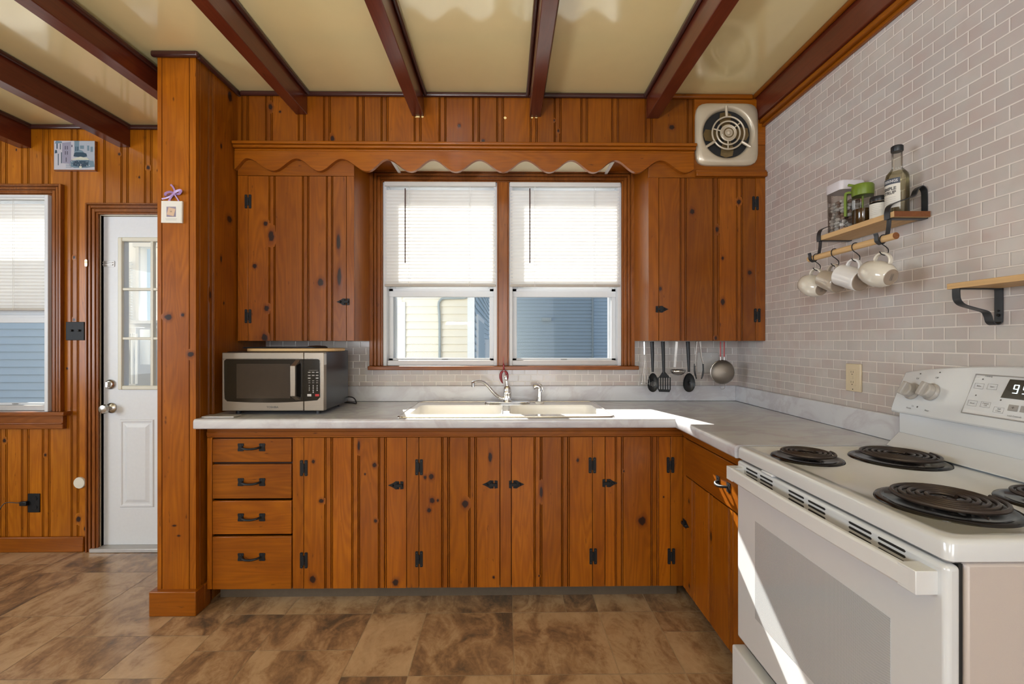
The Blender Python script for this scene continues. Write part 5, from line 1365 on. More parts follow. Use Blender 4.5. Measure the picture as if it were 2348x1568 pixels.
# jars and bottles on the upper shelf
def canister():
    x0, x1, y0, y1 = 1.330, 1.428, 1.800, 1.888; z = ZSH + .0004; h = .175
    t = thing('storage_container', 'tall clear container with a white lid at the far end of the shelf', 'container', ((x0 + x1) / 2, (y0 + y1) / 2, z))
    def rr(k, z_): return [((x0 + x1) / 2 + u * k, (y0 + y1) / 2 + v * k, z_) for u, v in rrect(x1 - x0, y1 - y0, .014, 4)]
    q = MB(); A = [rr(.93, z), rr(.96, z + .01), rr(1.0, z + h)]; n = len(A[0]); q.add([v for r in A for v in r], [(i * n + j, i * n + (j + 1) % n, (i + 1) * n + (j + 1) % n, (i + 1) * n + j) for i in range(2) for j in range(n)] + [tuple(range(n))]); q.build('clear_wall', M['jar'], t)
    q = MB(); A = [rr(1.03, z + h - .012), rr(1.05, z + h + .004), rr(1.05, z + h + .016), rr(1.02, z + h + .024), rr(.8, z + h + .028)]; n = len(A[0]); q.add([v for r in A for v in r], [(i * n + j, i * n + (j + 1) % n, (i + 1) * n + (j + 1) % n, (i + 1) * n + j) for i in range(4) for j in range(n)] + [tuple(range(n)), tuple(4 * n + j for j in range(n))]); q.build('lid', M['lidwhite'], t)
    random.seed(5); q = MB(); k = 0
    zz_ = z + .012
    while zz_ < z + .128:
        for i in range(3):
            for j in range(3):
                cx, cy = x0 + .020 + i * .029 + random.uniform(-.004, .004), y0 + .018 + j * .026 + random.uniform(-.004, .004)
                Mx = Matrix.Translation((cx, cy, zz_)) @ Matrix.Rotation(random.uniform(0, 3), 4, 'Z') @ Matrix.Rotation(random.uniform(-.7, .7), 4, 'X')
                b0 = len(q.v); q.ball((0, 0, 0), .013, .009, .008, 8, 5, mat=random.choice((0, 0, 1)))
                for m_ in range(b0, len(q.v)): q.v[m_] = tuple(Mx @ Vector(q.v[m_]))
        zz_ += .0135
    tag(q.build('wrapped_sweets', [M['granwhite'], M['sweets']], t), kind='stuff')
canister()
def oil():
    cx, cy, z = 1.362, 1.730, ZSH + .0004; R = .034
    t = thing('oil_bottle', 'clear oil pourer with a green lid and green handle, half full of dark oil', 'bottle', (cx, cy, z))
    q = MB(); q.lathe([(R * .9, 0), (R, .004), (R, .115), (R * .96, .122)], (cx, cy, z), n=28, cap=False); q.build('glass_body', M['jar'], t, fix=False)
    q = MB(); q.lathe([(R * .88, .003), (R - .002, .006), (R - .002, .060), (.001, .060)], (cx, cy, z), n=28); q.build('oil', M['oil'], t)
    q = MB(); q.lathe([(R + .001, .112), (R + .002, .130), (R + .002, .150), (R - .002, .156), (.001, .158)], (cx, cy, z), n=28); q.box(cx - .010, cx + .010, cy + .024, cy + .048, z + .140, z + .152); q.build('lid', M['green'], t, bevel=.002)
    d = Vector((-.65, .76, 0)).normalized(); s_ = Vector((-d.y, d.x, 0)); o = Vector((cx, cy, z)); q = MB()
    q.tube(smoothpath([o + d * R + Vector((0, 0, .132)), o + d * (R + .014) + Vector((0, 0, .134)), o + d * (R + .020) + Vector((0, 0, .122)), o + d * (R + .020) + Vector((0, 0, .045))], 5), 0, flat=(.004, .008, tuple(d + Vector((0, 0, .3))))); q.build('handle', M['green'], t)
    q = MB(); q.tube([o + Vector((0, 0, .155)) + d * .02, o + Vector((0, 0, .166)) + d * .046], .005, 8); q.build('pour_tab', M['green'], t)
    q = MB(); q.tube([o + Vector((0, 0, .112)), o + Vector((0, 0, .03))], .003, 8); q.build('inner_tube', M['green'], t)
oil()
def wrap(cx, cy, R, a_mid):   # (u, v) on a cylinder around (cx, cy); u runs to the viewer's right
    return lambda u, v: Vector((cx + R * math.cos(a_mid + u / R), cy + R * math.sin(a_mid + u / R), v))
def band(q, f, u0, u1, z0, z1, mi=0, n=12):
    vs = []
    for i in range(n + 1):
        u = u0 + (u1 - u0) * i / n; vs += [f(u, z0), f(u, z1)]
    q.add(vs, [(2 * i, 2 * i + 2, 2 * i + 3, 2 * i + 1) for i in range(n)], mi)
def jar():
    cx, cy, z = 1.365, 1.655, ZSH + .0004; R = .031; am = math.atan2(-cy, -cx) - .25
    t = thing('glass_jar', 'short glass jar with a black lid and a white label beside the syrup bottle', 'jar', (cx, cy, z))
    q = MB(); q.lathe([(R * .85, 0), (R, .006), (R, .058), (R * .86, .066), (R * .86, .072)], (cx, cy, z), n=28, cap=False); q.build('glass_body', M['jar'], t, fix=False)
    q = MB(); q.lathe([(R * .8, .004), (R - .003, .008), (R - .003, .05), (.001, .05)], (cx, cy, z), n=24); q.build('dark_contents', M['oil'], t)
    q = MB(); q.lathe([(R * .93, .068), (R * .95, .070), (R * .95, .082), (R * .90, .085), (.001, .085)], (cx, cy, z), n=28); q.build('lid', M['blackp'], t)
    q = MB(); q.tube([(cx + R * .93 * math.cos(a), cy + R * .93 * math.sin(a), z + .066) for a in [2 * PI * i / 24 for i in range(24)]], .0012, 6, closed=True); q.build('wire_bail', M['wire'], t)
    f = wrap(cx, cy, R + .0006, am); q = MB(); band(q, lambda u, v: f(u, z + v), -.030, .024, .006, .058); lab = q.build('label', M['paper'], t, fix=False)
    f2 = wrap(cx, cy, R + .0010, am); q = MB()
    for k in range(6): band(q, lambda u, v: f2(u, z + v), -.022, .016 - (k % 3) * .005, .050 - k * .0065, .0508 - k * .0065, n=6)
    q.build('label_print', M['greyprint'], lab, fix=False)
jar()
def syrup():
    cx, cy, z = 1.372, 1.588, ZSH + .0004; R = .034
    t = thing('syrup_bottle', 'tall clear syrup bottle with black cap and printed label on the shelf', 'bottle', (cx, cy, z))
    body = [(R * .9, 0), (R, .005), (R, .128), (R * .93, .142), (R * .62, .156), (R * .46, .164), (.0150, .176), (.0155, .228)]
    q = MB(); q.lathe(body, (cx, cy, z), n=32, cap=False); q.build('glass_body', M['bottle'], t, fix=False)
    q = MB(); q.lathe([(R * .88, .008), (R - .002, .012), (R - .002, .128), (R * .93 - .002, .141), (R * .75, .150), (.001, .150)], (cx, cy, z), n=32); q.build('syrup', M['syrup'], t)
    q = MB(); q.lathe([(.0170, .222), (.0178, .224), (.0178, .240), (.015, .243), (.001, .243)], (cx, cy, z), n=24); q.build('cap', M['blackp'], t)
    am = math.atan2(-cy, -cx) - .62; f = wrap(cx, cy, R + .0006, am); q = MB()
    band(q, lambda u, v: f(u, z + v), -.036, .030, .022, .108, 0, 20); band(q, lambda u, v: wrap(cx, cy, R + .0009, am)(u, z + v), -.036, .030, .104, .124, 1, 20); lab = q.build('label', [M['paper'], M['navy']], t, fix=False)
    f3 = wrap(cx, cy, R + .0013, am); q = MB()
    text(q, 'STIRRINGS', .0125, lambda u, v: f3(u - .003, z + .114 + v), 1, bold=.0003, sx=.9)
    text(q, 'SIMPLE', .0150, lambda u, v: f3(u - .003, z + .088 + v), 0, bold=.0006); text(q, 'SYRUP', .0150, lambda u, v: f3(u - .003, z + .074 + v), 0, bold=.0006)
    for k in range(4): band(q, lambda u, v: f3(u, z + v), -.024, .018, .058 - k * .007, .0588 - k * .007, 2, 6)
    q.build('label_print', [M['text'], M['textlight'], M['greyprint']], lab, fix=False)
syrup()

# ---------------------------------------------------------------- utensils under the corner cabinet
YUT = 2.70
def up(px, py, dy=0): return P(px, py, YUT + dy)
SU = YUT / FPX
ZH = ZU
def uth(name, label, px): p = up(px, 783); return thing(name, label, name.split('_')[-1] if name not in ('measuring_spoon',) else 'spoon', (p.x, YUT, ZH), 'utensils hanging under the corner cabinet')
def flatshape(pts, holes=False, y=0.0, th=.003): pass
# whisk
t = uth('balloon_whisk', 'steel balloon whisk, leftmost of the hanging utensils', 1478)
q = MB(); q.tube([up(1477.5, 783), up(1478, 813)], 5.0 * SU * .62, 12); q.build('handle', M['wire'], t)
for k in range(5):
    a = PI * k / 5; q = MB(); pts = []
    for i in range(21):
        f = i / 20; th = 2 * PI * f; r = 11 * SU * (math.sin(PI * min(f, 1 - f) * 1.0) ** .8 if 0 < f < 1 else 0) * (1 if f < .5 else -1)
        zz_ = 813 + 67 * (math.sin(PI * f) ** .75 if 0 < f < 1 else 0)
        pts.append(up(1479, zz_) + Vector((math.cos(a) * r, math.sin(a) * r, 0)))
    q.tube(pts, .0008, 5); q.build('wire_loop', M['wire'], t)
def spoon(px0, px1, w0, label, slots):
    t = uth('serving_spoon', label, px0)
    q = MB(); path = [up(px0, 783, .004), up((px0 + px1) / 2, 815), up(px1 - .5, 853, -.004)]; q.tube(path, [.0115, .0100, .0070], 12); q.build('handle', M['blackp'], t)
    q = MB(); n = 24; rings = []
    for k, (kk, d) in enumerate(((1.0, 0.0), (1.0, .003), (.8, .010), (.45, .015), (.02, .016))):
        rings.append([up(px1 + w0 * kk * math.sin(2 * PI * j / n) * (1 - .12 * math.cos(2 * PI * j / n)), 877 - 22 * kk * math.cos(2 * PI * j / n), d) for j in range(n)])
    vs = [v for r in rings for v in r]; fs = [(i * n + j, i * n + (j + 1) % n, (i + 1) * n + (j + 1) % n, (i + 1) * n + j) for i in range(4) for j in range(n)]
    rings2 = [[v + Vector((0, .0026, 0)) for v in r] for r in rings]
    q.add(vs, fs); q.build('bowl', M['blackp'], t, fix=False, solid=.0022)
    if slots:
        q = MB()
        for k in range(5):
            x = px1 - 7 + 3.5 * k; l = 6 - abs(k - 2) * 1.2; q.tube([up(x, 880 - l, .0085), up(x, 880 + l, .0085)], .0012, 6)
        q.build('slots', M['greyprint'], t)
spoon(1495, 1497, 12.5, 'black slotted serving spoon hanging between the whisk and the turner', True)
spoon(1577, 1580, 14, 'black solid serving spoon hanging between the ladle and the tongs', False)
t = uth('slotted_turner', 'black slotted turner hanging left of the steel ladle', 1521)
q = MB(); q.tube([up(1520, 783), up(1521, 815), up(1522, 856)], [.0112, .0100, .0078], 12); q.build('handle', M['blackp'], t)
q = MB(); o2 = [(1519, 852), (1510, 865), (1508, 893), (1511, 898), (1534, 899), (1537, 895), (1537, 868), (1525, 852)]
bars = [1509.5, 1514, 1518.5, 1523, 1527.5, 1532, 1536]
# blade as a slotted plate: solid top and bottom with bars between the slots
q.prism([(1519, 852), (1510, 866), (1536.5, 866), (1525, 852)], lambda u, v, a: up(u, v, a), 0, .003)
q.prism([(1508.5, 892), (1511, 898), (1535, 899), (1538, 893)], lambda u, v, a: up(u, v, a), 0, .003)
for i, x in enumerate((1509.2, 1514.8, 1520.2, 1525.8, 1531.2, 1536.6)):
    q.prism([(x - 1.5, 865), (x + 1.5, 865), (x + 1.5, 893), (x - 1.5, 893)], lambda u, v, a: up(u, v, a), 0, .003)
q.build('blade', M['blackp'], t)
t = uth('soup_ladle', 'small steel ladle hanging between the turner and the solid spoon', 1550)
q = MB(); q.tube([up(1551.5, 783), up(1549, 815), up(1547, 842)], 0, flat=(.0015, .0070, (0, 1, 0))); q.build('handle', M['wire'], t)
q = MB(); c0 = up(1552, 849); Rl = 17 * SU; q.lathe([(Rl, 0), (Rl * .97, -.010), (Rl * .8, -.021), (Rl * .45, -.030), (.001, -.033)], (c0.x, YUT - .012, c0.z + .004), n=24, cap=False); q.build('bowl', M['wire'], t, fix=False, solid=.0012)
t = uth('kitchen_tongs', 'steel tongs with dark scalloped tips hanging over the wall plate', 1602)
for s, pts in ((-1, ((1597, 783), (1594, 830), (1593, 838))), (1, ((1604, 783), (1608, 818), (1612, 834)))):
    q = MB(); q.tube([up(a, b) for a, b in pts], 0, flat=(.0018, .0060, (1, 0, 0))); q.build('arm', M['wire'], t)
    q = MB(); x0_ = pts[-1][0]; q.tube(smoothpath([up(x0_, 834), up(x0_ - .5 if s < 0 else x0_ + .5, 848), up(x0_ + (1.5 if s < 0 else -1), 860), up(x0_ + (4 if s < 0 else -4), 869)], 4), [.0045] * 5 + [.0055] * 4 + [.004] * 3 + [.001], 8); q.build('tip', M['blackp'], t)
t = uth('mesh_strainer', 'round mesh strainer with two red handle rods, rightmost of the hanging utensils', 1656)
for x in (1652, 1660.5): q = MB(); q.tube([up(x, 783), up(x, 818)], .0036, 8); q.tube([up(x, 818), up(x + .3, 828)], .0022, 8, 1); q.build('handle_rod', [M['red'], M['wire']], t)
c0 = up(1656.5, 853); Rs = 27.5 * SU
q = MB(); q.tube([(c0.x + Rs * math.cos(a), YUT, c0.z + Rs * .98 * math.sin(a)) for a in [2 * PI * i / 40 for i in range(40)]], .0032, 8, closed=True); q.build('rim', M['wire'], t)
q = MB(); q.lathe([(Rs, 0), (Rs * .93, .014), (Rs * .72, .028), (Rs * .40, .037), (.001, .040)], (c0.x, YUT, c0.z), (0, -1, 0), 32, cap=False); q.build('mesh_bowl', M['screen'], t, fix=False)
q = MB(); q.tube(smoothpath([up(1651, 879), up(1651, 886), up(1653, 891), up(1660, 891), up(1662, 886), up(1661, 879)], 4), .0014, 6); q.build('rest_loop', M['wire'], t)

# ---------------------------------------------------------------- plates, outlets, pictures
def box_on(fn, w, h, d, b=0): pass
c0 = P(1621, 831, YW - .004); t = thing('wall_plate', 'blank ivory wall plate with screws behind the hanging tongs', 'wall plate', c0)
q = MB(); q.box(xa(1598, YW), xa(1645, YW), YW - .011, YW - .0045, za(854, YW), za(808, YW)); q.build('plate', M['plate'], t, bevel=.003)
for (a, b) in ((1613, 820), (1631, 816), (1613, 832), (1631, 842)): pp = P(a, b, YW - .011); q = MB(); q.cyl(pp, pp + Vector((0, -.001, 0)), .003, 10); q.build('screw', M['nickel'], t)
ya1, ya2 = ya(1944, XW), ya(1978, XW); zt_, zb_2 = PX(1944, 833, XW).z, PX(1944, 895, XW).z
t = thing('wall_outlet', 'ivory two-socket outlet with test buttons on the tiled wall', 'outlet', (XW, (ya1 + ya2) / 2, zb_2))
q = MB(); q.box(XW - .010, XW - .0003, ya2, ya1, zb_2, zt_); q.build('plate', M['ivory'], t, bevel=.003)
yc, zc_ = (ya1 + ya2) / 2, (zt_ + zb_2) / 2
q = MB(); q.box(XW - .0125, XW - .010, yc - .0165, yc + .0165, zc_ - .034, zc_ + .034); ins = q.build('socket_insert', M['ivory'], t, bevel=.001)
q = MB()
for s in (-1, 1):
    zz_ = zc_ + s * .021
    for dy in (-.006, .006): q.box(XW - .0128, XW - .0124, yc + dy - .0009, yc + dy + .0009, zz_ - .001, zz_ + .007)
    q.cyl((XW - .0124, yc, zz_ - .007), (XW - .0128, yc, zz_ - .007), .0023, 10)
q.cyl((XW - .0098, yc, zc_ - .048), (XW - .0104, yc, zc_ - .048), .0025, 10)
q.build('slots', M['slot'], ins)
for dz in (-.0035, .0035): q = MB(); q.box(XW - .0140, XW - .0125, yc - .006, yc + .006, zc_ + dz - .0026, zc_ + dz + .0026); q.build('test_button', M['ivory'], ins, bevel=.0005)
t = thing('light_switch', 'square dark textured switch plate with two toggles beside the left window', 'switch', P(174, 759, YL))
q = MB(); q.box(xa(153, YL), xa(195, YL), YL - .007, YL - .0005, za(780, YL, 174), za(738, YL, 174)); q.build('plate', M['black'], t, bevel=.002)
for px in (165, 182): pp = P(px, 759, YL - .007); q = MB(); q.box(pp.x - .005, pp.x + .005, YL - .018, YL - .007, pp.z - .003, pp.z + .010); q.build('toggle', M['slot'], t, bevel=.002)
q = MB()
for px in (165, 182):
    for py in (748, 771): pp = P(px, py, YL - .007); q.cyl(pp, pp + Vector((0, -.001, 0)), .0028, 8)
q.build('screws', M['slot'], t)
t = thing('wall_outlet', 'black outlet low on the pine wall under the left window', 'outlet', P(80, 1153, YL))
q = MB(); q.box(xa(66, YL), xa(93, YL), YL - .007, YL - .0005, za(1174, YL, 80), za(1131, YL, 80)); q.build('plate', M['black'], t, bevel=.002)
for py in (1143, 1163): pp = P(80, py, YL - .007); q = MB(); q.lathe([(.014, 0), (.014, .002), (.001, .002)], pp, (0, -1, 0), 16); q.build('socket_face', M['blackp'], t)
t = thing('power_cord', 'thin black cord with a plug running left from the black outlet', 'cord', P(66, 1152, YL - .02))
q = MB(); q.box(xa(54, YL), xa(70, YL), YL - .028, YL - .0075, za(1157, YL, 60), za(1147, YL, 60)); q.build('plug', M['blackp'], t, bevel=.004)
q = MB(); q.tube(smoothpath([P(56, 1152, YL - .02), P(40, 1153, YL - .03), P(18, 1152, YL - .04), P(6, 1158, YL - .05), P(-4, 1176, YL - .06), P(-20, 1215, YL - .05), P(-60, 1250, YL - .06)], 6), .0026, 8); q.build('cord', M['blackp'], t)
c0 = P(185, 1106, YL); q = MB(); q.lathe([(.035, 0), (.036, .006), (.033, .012), (.001, .014)], (c0.x, YL - .0005, c0.z), (0, -1, 0), 32)
tag(q.build('round_disc', M['frame_w'], origin=c0), 'small round cream disc stuck low on the pine wall beside the door', 'disc')
c0 = P(198, 603, YL - .025); t = thing('door_catch', 'small brass catch plate on the left door casing', 'catch', c0)
q = MB(); q.prism(rrect(.016, .044, .006, 4), lambda u, v, a: (c0.x + u, YL - .0285 + a, c0.z + v), 0, .002); q.build('plate', M['gold'], t, bevel=.0005)
q = MB(); q.tube(arc((c0.x, YL - .031, c0.z + .004), .0045, 0, 2 * PI * 11 / 12, 12, (1, 0, 0), (0, 0, 1)), .0012, 6); q.build('ring', M['gold'], t)
# painting
def painting():
    y = YL - .018; t = thing('painting', 'small blue-grey canvas of a street cafe with a parasol on the pine wall', 'painting', P(170, 391, YL))
    x0, x1, z0, z1 = xa(124, y), xa(217, y), za(389, y, 170), za(323, y, 170); w, h = x1 - x0, z1 - z0
    q = MB(); q.box(x0 - .003, x1 + .003, y + .001, YL - .0005, z0 - .006, z1 + .001); q.build('wooden_back', M['casing'], t, wood='x')
    q = MB(); q.box(x0, x1, y, y + .002, z0, z1, 0)
    yy = y - .0003
    cnt = [0]
    def pl(pts, mi, k=1):
        cnt[0] += 1; d = .00003 * cnt[0]
        q.prism([(x0 + a * w, z0 + b * h) for a, b in pts], lambda u, v, a: (u, yy - d + a, v), 0, .00001, mi)
    def R_(a, b, c, d, mi, k=1): pl([(a, b), (c, b), (c, d), (a, d)], mi, k)
    R_(0, 0, 1, 1, 1, 0.5); pl([(.2, .2), (.2, .93), (.42, .97), (.42, .2)], 2); pl([(.42, .3), (.42, 1), (.5, 1), (.5, .3)], 1); pl([(.5, .3), (.5, 1), (1, 1), (1, .3)], 0, 1)
    pl([(.50, .45), (.50, 1), (.62, 1), (.62, .45)], 3); R_(.06, .72, .09, .92, 4, 2); R_(.145, .70, .165, .9, 4, 2); R_(.095, .15, .115, .55, 4, 2); R_(.175, .22, .195, .6, 4, 2); pl([(.02, .56), (.03, .68), (.07, .68), (.08, .58)], 4, 2); pl([(.02, .9), (.05, 1), (.19, .98), (.2, .92)], 3, 2)
    for a in (.27, .32):
        for b in (.70, .52): R_(a, b, a + .02, b + .12, 6, 2)
    R_(.29, .27, .31, .42, 6, 2); R_(.43, .78, .455, .86, 6, 2); R_(.53, .65, .55, .8, 4, 2); R_(.575, .65, .60, .8, 4, 2); R_(.64, .72, .74, .84, 3, 2); R_(.82, .66, .87, .84, 3, 2); R_(.90, .62, .96, .80, 3, 2)
    pl([(.48, .46), (.50, .58), (.60, .62), (.66, .68), (.72, .60), (.80, .56), (.82, .46), (.70, .42)], 4, 2); pl([(.56, .60), (.62, .70), (.70, .66), (.74, .60)], 3, 3)
    pl([(.42, .10), (.40, .30), (.60, .34), (.80, .34), (.98, .30), (1, .1), (.8, .06), (.5, .06)], 3, 2); pl([(.47, .14), (.48, .30), (.62, .31), (.86, .30), (.84, .12), (.66, .08)], 4, 3)
    random.seed(9)
    for _ in range(42):
        a, b = random.uniform(.42, .97), random.uniform(.08, .32); s_ = random.uniform(.006, .018); R_(a, b, a + s_, b + s_ * 2.4, random.choice((0, 3, 4, 1, 6)), 4)
    pl([(.43, .33), (.50, .39), (.60, .43), (.66, .45), (.72, .43), (.82, .41), (.88, .34), (.70, .335), (.5, .34)], 5, 5); R_(.63, .04, .69, .12, 5, 5); pl([(0, 0), (.08, .10), (.20, .22), (.38, .20), (.42, .05), (.6, 0)], 1, 1)
    for k in range(4): R_(.30, .06 + k * .035, .44, .072 + k * .035, 3, 2)
    cm = [plain('canvas_paint', c, .6, var=.06) for c in ((.34, .37, .42), (.44, .43, .47), (.25, .24, .31), (.13, .20, .25), (.02, .05, .08), (.52, .52, .42), (.07, .06, .09))]
    q.build('canvas', cm, t, smooth=False, fix=False)
painting()
# framed card with a ribbon on the post
def ornament():
    y = pf - .001; t = thing('framed_card', 'small white framed card hung from a purple ribbon bow on the pine post', 'framed card', P(397, 513, pf))
    x0, x1, z0, z1 = xa(373, y), xa(421, y), za(512, y, 397), za(462, y, 397)
    Mx = Matrix.Translation(((x0 + x1) / 2, 0, (z0 + z1) / 2)) @ Matrix.Rotation(math.radians(.8), 4, 'Y') @ Matrix.Translation((-(x0 + x1) / 2, 0, -(z0 + z1) / 2))
    q = MB(); q.obox(Mx, x0, x1, y - .010, y, z0, z1); q.build('frame', M['frame_w'], t, bevel=.001)
    q = MB(); q.obox(Mx, x0 + .008, x1 - .004, y - .0112, y - .010, z0 + .004, z1 - .004); card = q.build('card', M['paper'], t)
    cx, cz = xa(396.5, y), za(487, y, 397); q = MB(); q.box(cx - .022, cx + .022, y - .0116, y - .0112, cz - .024, cz + .024, 0)
    q.obox(Matrix.Translation((cx, y - .0118, cz)) @ Matrix.Rotation(math.radians(14), 4, 'Y'), -.017, .017, -.0003, .0003, -.018, .018, 1); text(q, 'M', .012, lambda u, v: (cx + u, y - .0124, cz + v), 2)
    q.build('card_picture', [plain('card_purple', (.22, .19, .25), .6, var=.1), plain('card_tan', (.52, .36, .24), .6, var=.1), M['text']], card)
    q = MB()
    for k in range(2): q.box(cx - .027 + k * .002, cx + .027 - k * .002, y - .0116, y - .0112, cz - .034 - k * .006, cz - .0325 - k * .006)
    q.build('card_lines', M['greyprint'], card)
    kx = P(399, 444, y - .008)
    def rib(pts, w, nm='ribbon_tail'):
        q = MB(); path = smoothpath([P(a, b, y - c_) for a, b, c_ in pts], 5); q.tube(path, 0, flat=(.0005, w, (0, 1, .25))); q.build(nm, M['purple'], t)
    rib([(399, 444, .01), (392, 452, .010), (387, 462, .008)], .0045); rib([(399, 444, .01), (405, 453, .010), (410, 461, .008)], .003)
    rib([(399, 444, .012), (390, 450, .012), (381, 454, .006), (371, 456, .003)], .0035); rib([(399, 444, .012), (400, 436, .016), (396, 428, .012), (391, 423, .006)], .0038)
    rib([(399, 443, .010), (390, 440, .020), (380, 443, .024), (380, 449, .012), (390, 447, .006), (399, 444, .008)], .0050, 'bow_loop')
    rib([(399, 443, .010), (405, 438, .020), (415, 436, .024), (411, 444, .012), (404, 445, .006), (399, 444, .008)], .0050, 'bow_loop')
    q = MB(); q.ball(kx, .005, .005, .006); q.build('bow_knot', M['purple'], t)
ornament()
# ---------------------------------------------------------------- unseen lamp body added behind the camera to carry the ceiling fill light
t = thing('added_fill_lamp', 'added unseen lamp with an upturned white bowl behind the viewer, brightening the ceiling', 'lamp', (-.7, -.9, 0))
q = MB(); q.lathe([(.15, 0), (.15, .012), (.04, .03), (.012, .04), (.012, 1.38)], (-.7, -.9, 0), n=28); q.build('pole', M['nickel'], t)
q = MB(); q.lathe([(.012, 1.38), (.10, 1.40), (.20, 1.46), (.27, 1.54)], (-.7, -.9, 0), n=36, cap=False); q.build('added_lamp_bowl', M['white'], t, fix=False, solid=.004)
# ---------------------------------------------------------------- outside
g = MB(); g.box(-25, 20, YO + .01, 30, -.75, -.65); struct(g.build('ground', M['ground'], smooth=False))
def clap(q, fn, u0, u1, z0, z1, pitch, d=.020, mi=0):
    """overlapping clapboards; fn(u, z, out)"""
    n = int((z1 - z0) / pitch)
    for i in range(n):
        a = z0 + i * pitch; vs = [fn(u0, a, d), fn(u1, a, d), fn(u0, a + pitch, 0), fn(u1, a + pitch, 0), fn(u0, a, 0), fn(u1, a, 0)]
        q.add(vs, [(0, 1, 3, 2), (4, 5, 1, 0)], mi)
Yh = 6.5; pt = .1065
def house_cream():
    x0, x1 = xa(928, Yh), xa(1088, Yh); zt = 3.1
    t = thing('cream_house', 'low cream clapboard house seen through the left half of the window', 'building', ((x0 + x1) / 2, Yh, -.65))
    q = MB(); q.box(x0 - .9, x1 - .01, Yh + .012, 12.2, -.65, zt); q.build('walls', M['s_cream'], t)
    q = MB(); clap(q, lambda u, z, d: (u, Yh + .012 - d, z), x0, xa(1072, Yh), -.65, zt, pt); q.build('front_siding', M['s_cream'], t, fix=False, smooth=False)
    q = MB(); clap(q, lambda u, z, d: (u, Yh + .012 - d, z), x0 - .9, x0 - .04, -.65, zt, pt); q.build('front_siding', M['s_cream'], t, fix=False, smooth=False)
    q = MB(); q.box(x0 - .05, x0 + .01, Yh - .03, Yh + .02, -.65, za(693, Yh)); q.build('window_trim', M['outwhite'], t)
    q = MB(); q.box(xa(1072, Yh), x1, Yh - .02, Yh + .10, -.65, zt); q.build('corner_board', M['outwhite'], t)
    xs_ = x1; q = MB(); clap(q, lambda u, z, d: (xs_ - .01 + d, u, z), Yh + .10, 12.2, -.65, zt, pt); q.build('side_siding', M['s_blue'], t, fix=False, smooth=False)
    for (pa_, pb_, pz0, pz1) in ((1092, 1107, 705, 880),):
        y0_, y1_ = ya(pa_, xs_), ya(pb_, xs_); q = MB(); q.box(xs_ - .005, xs_ + .03, y0_, y1_, -.2, HCAM + .42); q.build('side_window_trim', M['outwhite'], t)
        q = MB(); q.box(xs_ + .03, xs_ + .032, y0_ + .08, y1_ - .08, -.1, HCAM + .34); q.build('side_window_pane', M['s_blue'], t)
    y0_ = ya(1112, xs_); q = MB(); q.box(xs_, xs_ + .10, y0_, y0_ + .22, .55, 1.35); q.build('utility_box', M['outwhite'], t)
    q = MB(); q.tube(smoothpath([P(1008, 900, Yh - .03), P(1008, 740, Yh - .03), P(1006, 700, Yh - .03), P(1010, 688, Yh - .03), P(1020, 684, Yh - .03), P(1062, 683, Yh - .03), P(1071, 679, Yh - .05)], 6), .017, 8); q.build('conduit', M['conduit'], t)
    q = MB(); q.prism([(x0 - 1.2, zt), (x1 + .12, zt), (x1 + .12, zt + .06), ((x0 + x1) / 2 - .4, zt + .25), (x0 - 1.2, zt + .06)], lambda u, v, a: (u, a, v), Yh - .12, 12.4); q.build('roof', M['roof'], t)
house_cream()
def house(name, label, x0, x1, y0, y1, zt, mat, pitch, clapx0=None):
    t = thing(name, label, 'building', ((x0 + x1) / 2, y0, -.65))
    q = MB(); q.box(x0, x1, y0 + .012, y1, -.65, zt); q.build('walls', mat, t)
    q = MB(); clap(q, lambda u, z, d: (u, y0 + .012 - d, z), x0, x1, -.65, zt, pitch); q.build('front_siding', mat, t, fix=False, smooth=False)
    q = MB(); q.prism([(x0 - .15, zt), (x1 + .15, zt), ((x0 + x1) / 2, zt + .5)], lambda u, v, a: (u, a, v), y0 - .15, y1 + .1); q.build('roof', M['roof'], t)
    return t
t = house('blue_house', 'blue clapboard house outside the left window', -9.6, xa(300, 6.5), 6.5, 9.5, 3.0, M['s_blue'], pt)
t = house('slate_house', 'slate blue clapboard house seen through the right half of the window', xa(1150, 14.0), xa(1362, 14.0), 14.0, 20, 7.0, M['s_slate'], .108)
c0 = P(1253, 732, 14); q = MB(); q.box(c0.x - .14, c0.x + .14, 13.93, 14.0, c0.z - .05, c0.z + .05); q.build('wall_vent', M['conduit'], t)
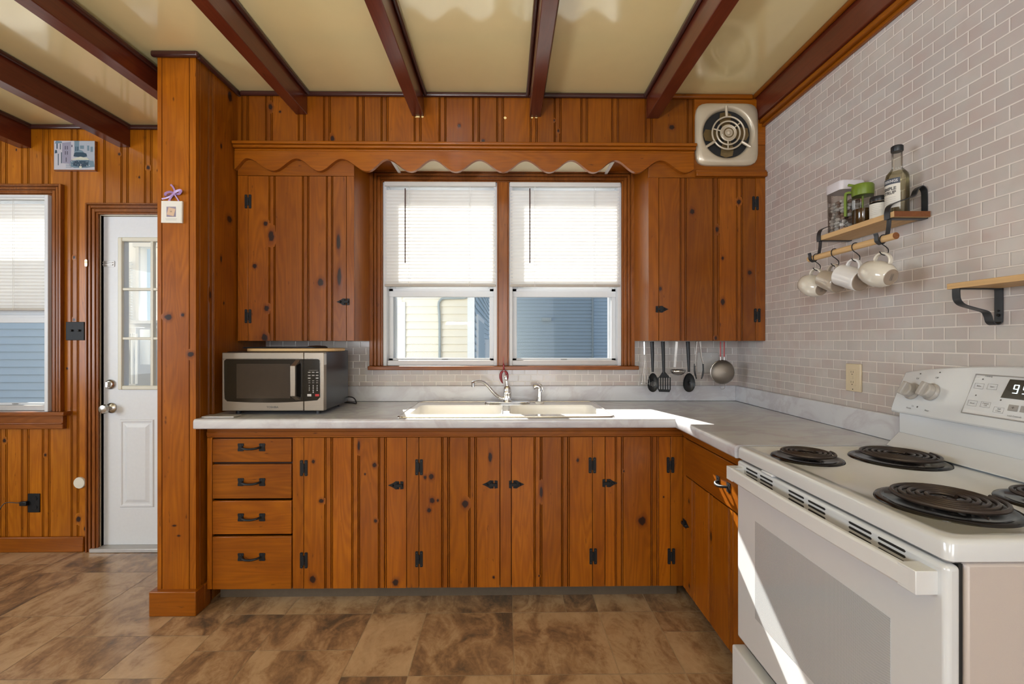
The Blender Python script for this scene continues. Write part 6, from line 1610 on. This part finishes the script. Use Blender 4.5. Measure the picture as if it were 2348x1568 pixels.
q = MB(); q.box(xa(1357, 14), xa(1360, 14), 13.96, 14.0, -.65, 7); q.build('corner_line', M['conduit'], t)
wx0, wx1 = xa(1364, 14.0), xa(1560, 14.0); q = MB(); clap(q, lambda u, z, d: (u, 14.612 - d, z), wx0, wx1, -.65, 6.6, .108); q.box(wx0, wx1, 14.62, 19, -.65, 6.6); q.build('paler_wing', M['s_blue'], t, fix=False, smooth=False)
# enclosed porch seen through the door glass
t = thing('porch_wall', 'white porch wall with a bright window and cupboard behind the door glass', 'porch', (xa(320, 4.4), 4.4, -.1))
yp = 4.4
q = MB(); a = xa(322, yp); b = xa(356, yp); zb_, zt_ = za(735, yp, 320), za(567, yp, 320)
q.box(-4.3, a, yp, yp + .08, -.65, 2.9); q.box(a, b, yp, yp + .08, -.65, zb_); q.box(a, b, yp, yp + .08, zt_, 2.9); q.box(b, -1.5, yp, yp + .08, -.65, 2.9); q.build('wall', M['s_white'], t)
q = MB(); q.box(a - .03, a, yp - .02, yp, zb_, zt_); q.box(a - .05, b + .05, yp - .06, yp, zb_ - .03, zb_); q.box(a - .05, b + .05, yp - .03, yp, zt_, zt_ + .04); q.build('window_trim', M['vinyl'], t)
q = MB(); q.box(xa(318, yp), xa(360, yp), yp - .25, yp - .002, -.6, za(752, yp, 330)); q.build('cupboard', M['vinyl'], t, bevel=.004)
q = MB(); q.box(xa(323, yp - .25), xa(346, yp - .25), yp - .262, yp - .251, za(833, yp, 330), za(757, yp, 330)); q.build('cupboard_door', M['outwhite'], t, bevel=.003)
q = MB()
for k in range(22):
    z = za(735, yp, 300) + k * .026; q.box(xa(289, yp), xa(310, yp), yp - .05, yp - .03, z, z + .006)
q.build('louver', M['outwhite'], t)
q = MB()
for k in range(5): q.tube([P(293 + k * 5, 880, yp - .35 + .05 * (k % 2)), P(292 + k * 5.5, 765, yp - .32)], .010, 8)
q.build('hanging_cloth', M['s_white'], t)
q = MB(); q.box(-4.3, -1.5, YO + .01, 5.0, -.25, -.2); q.build('porch_floor', M['ground'], t)
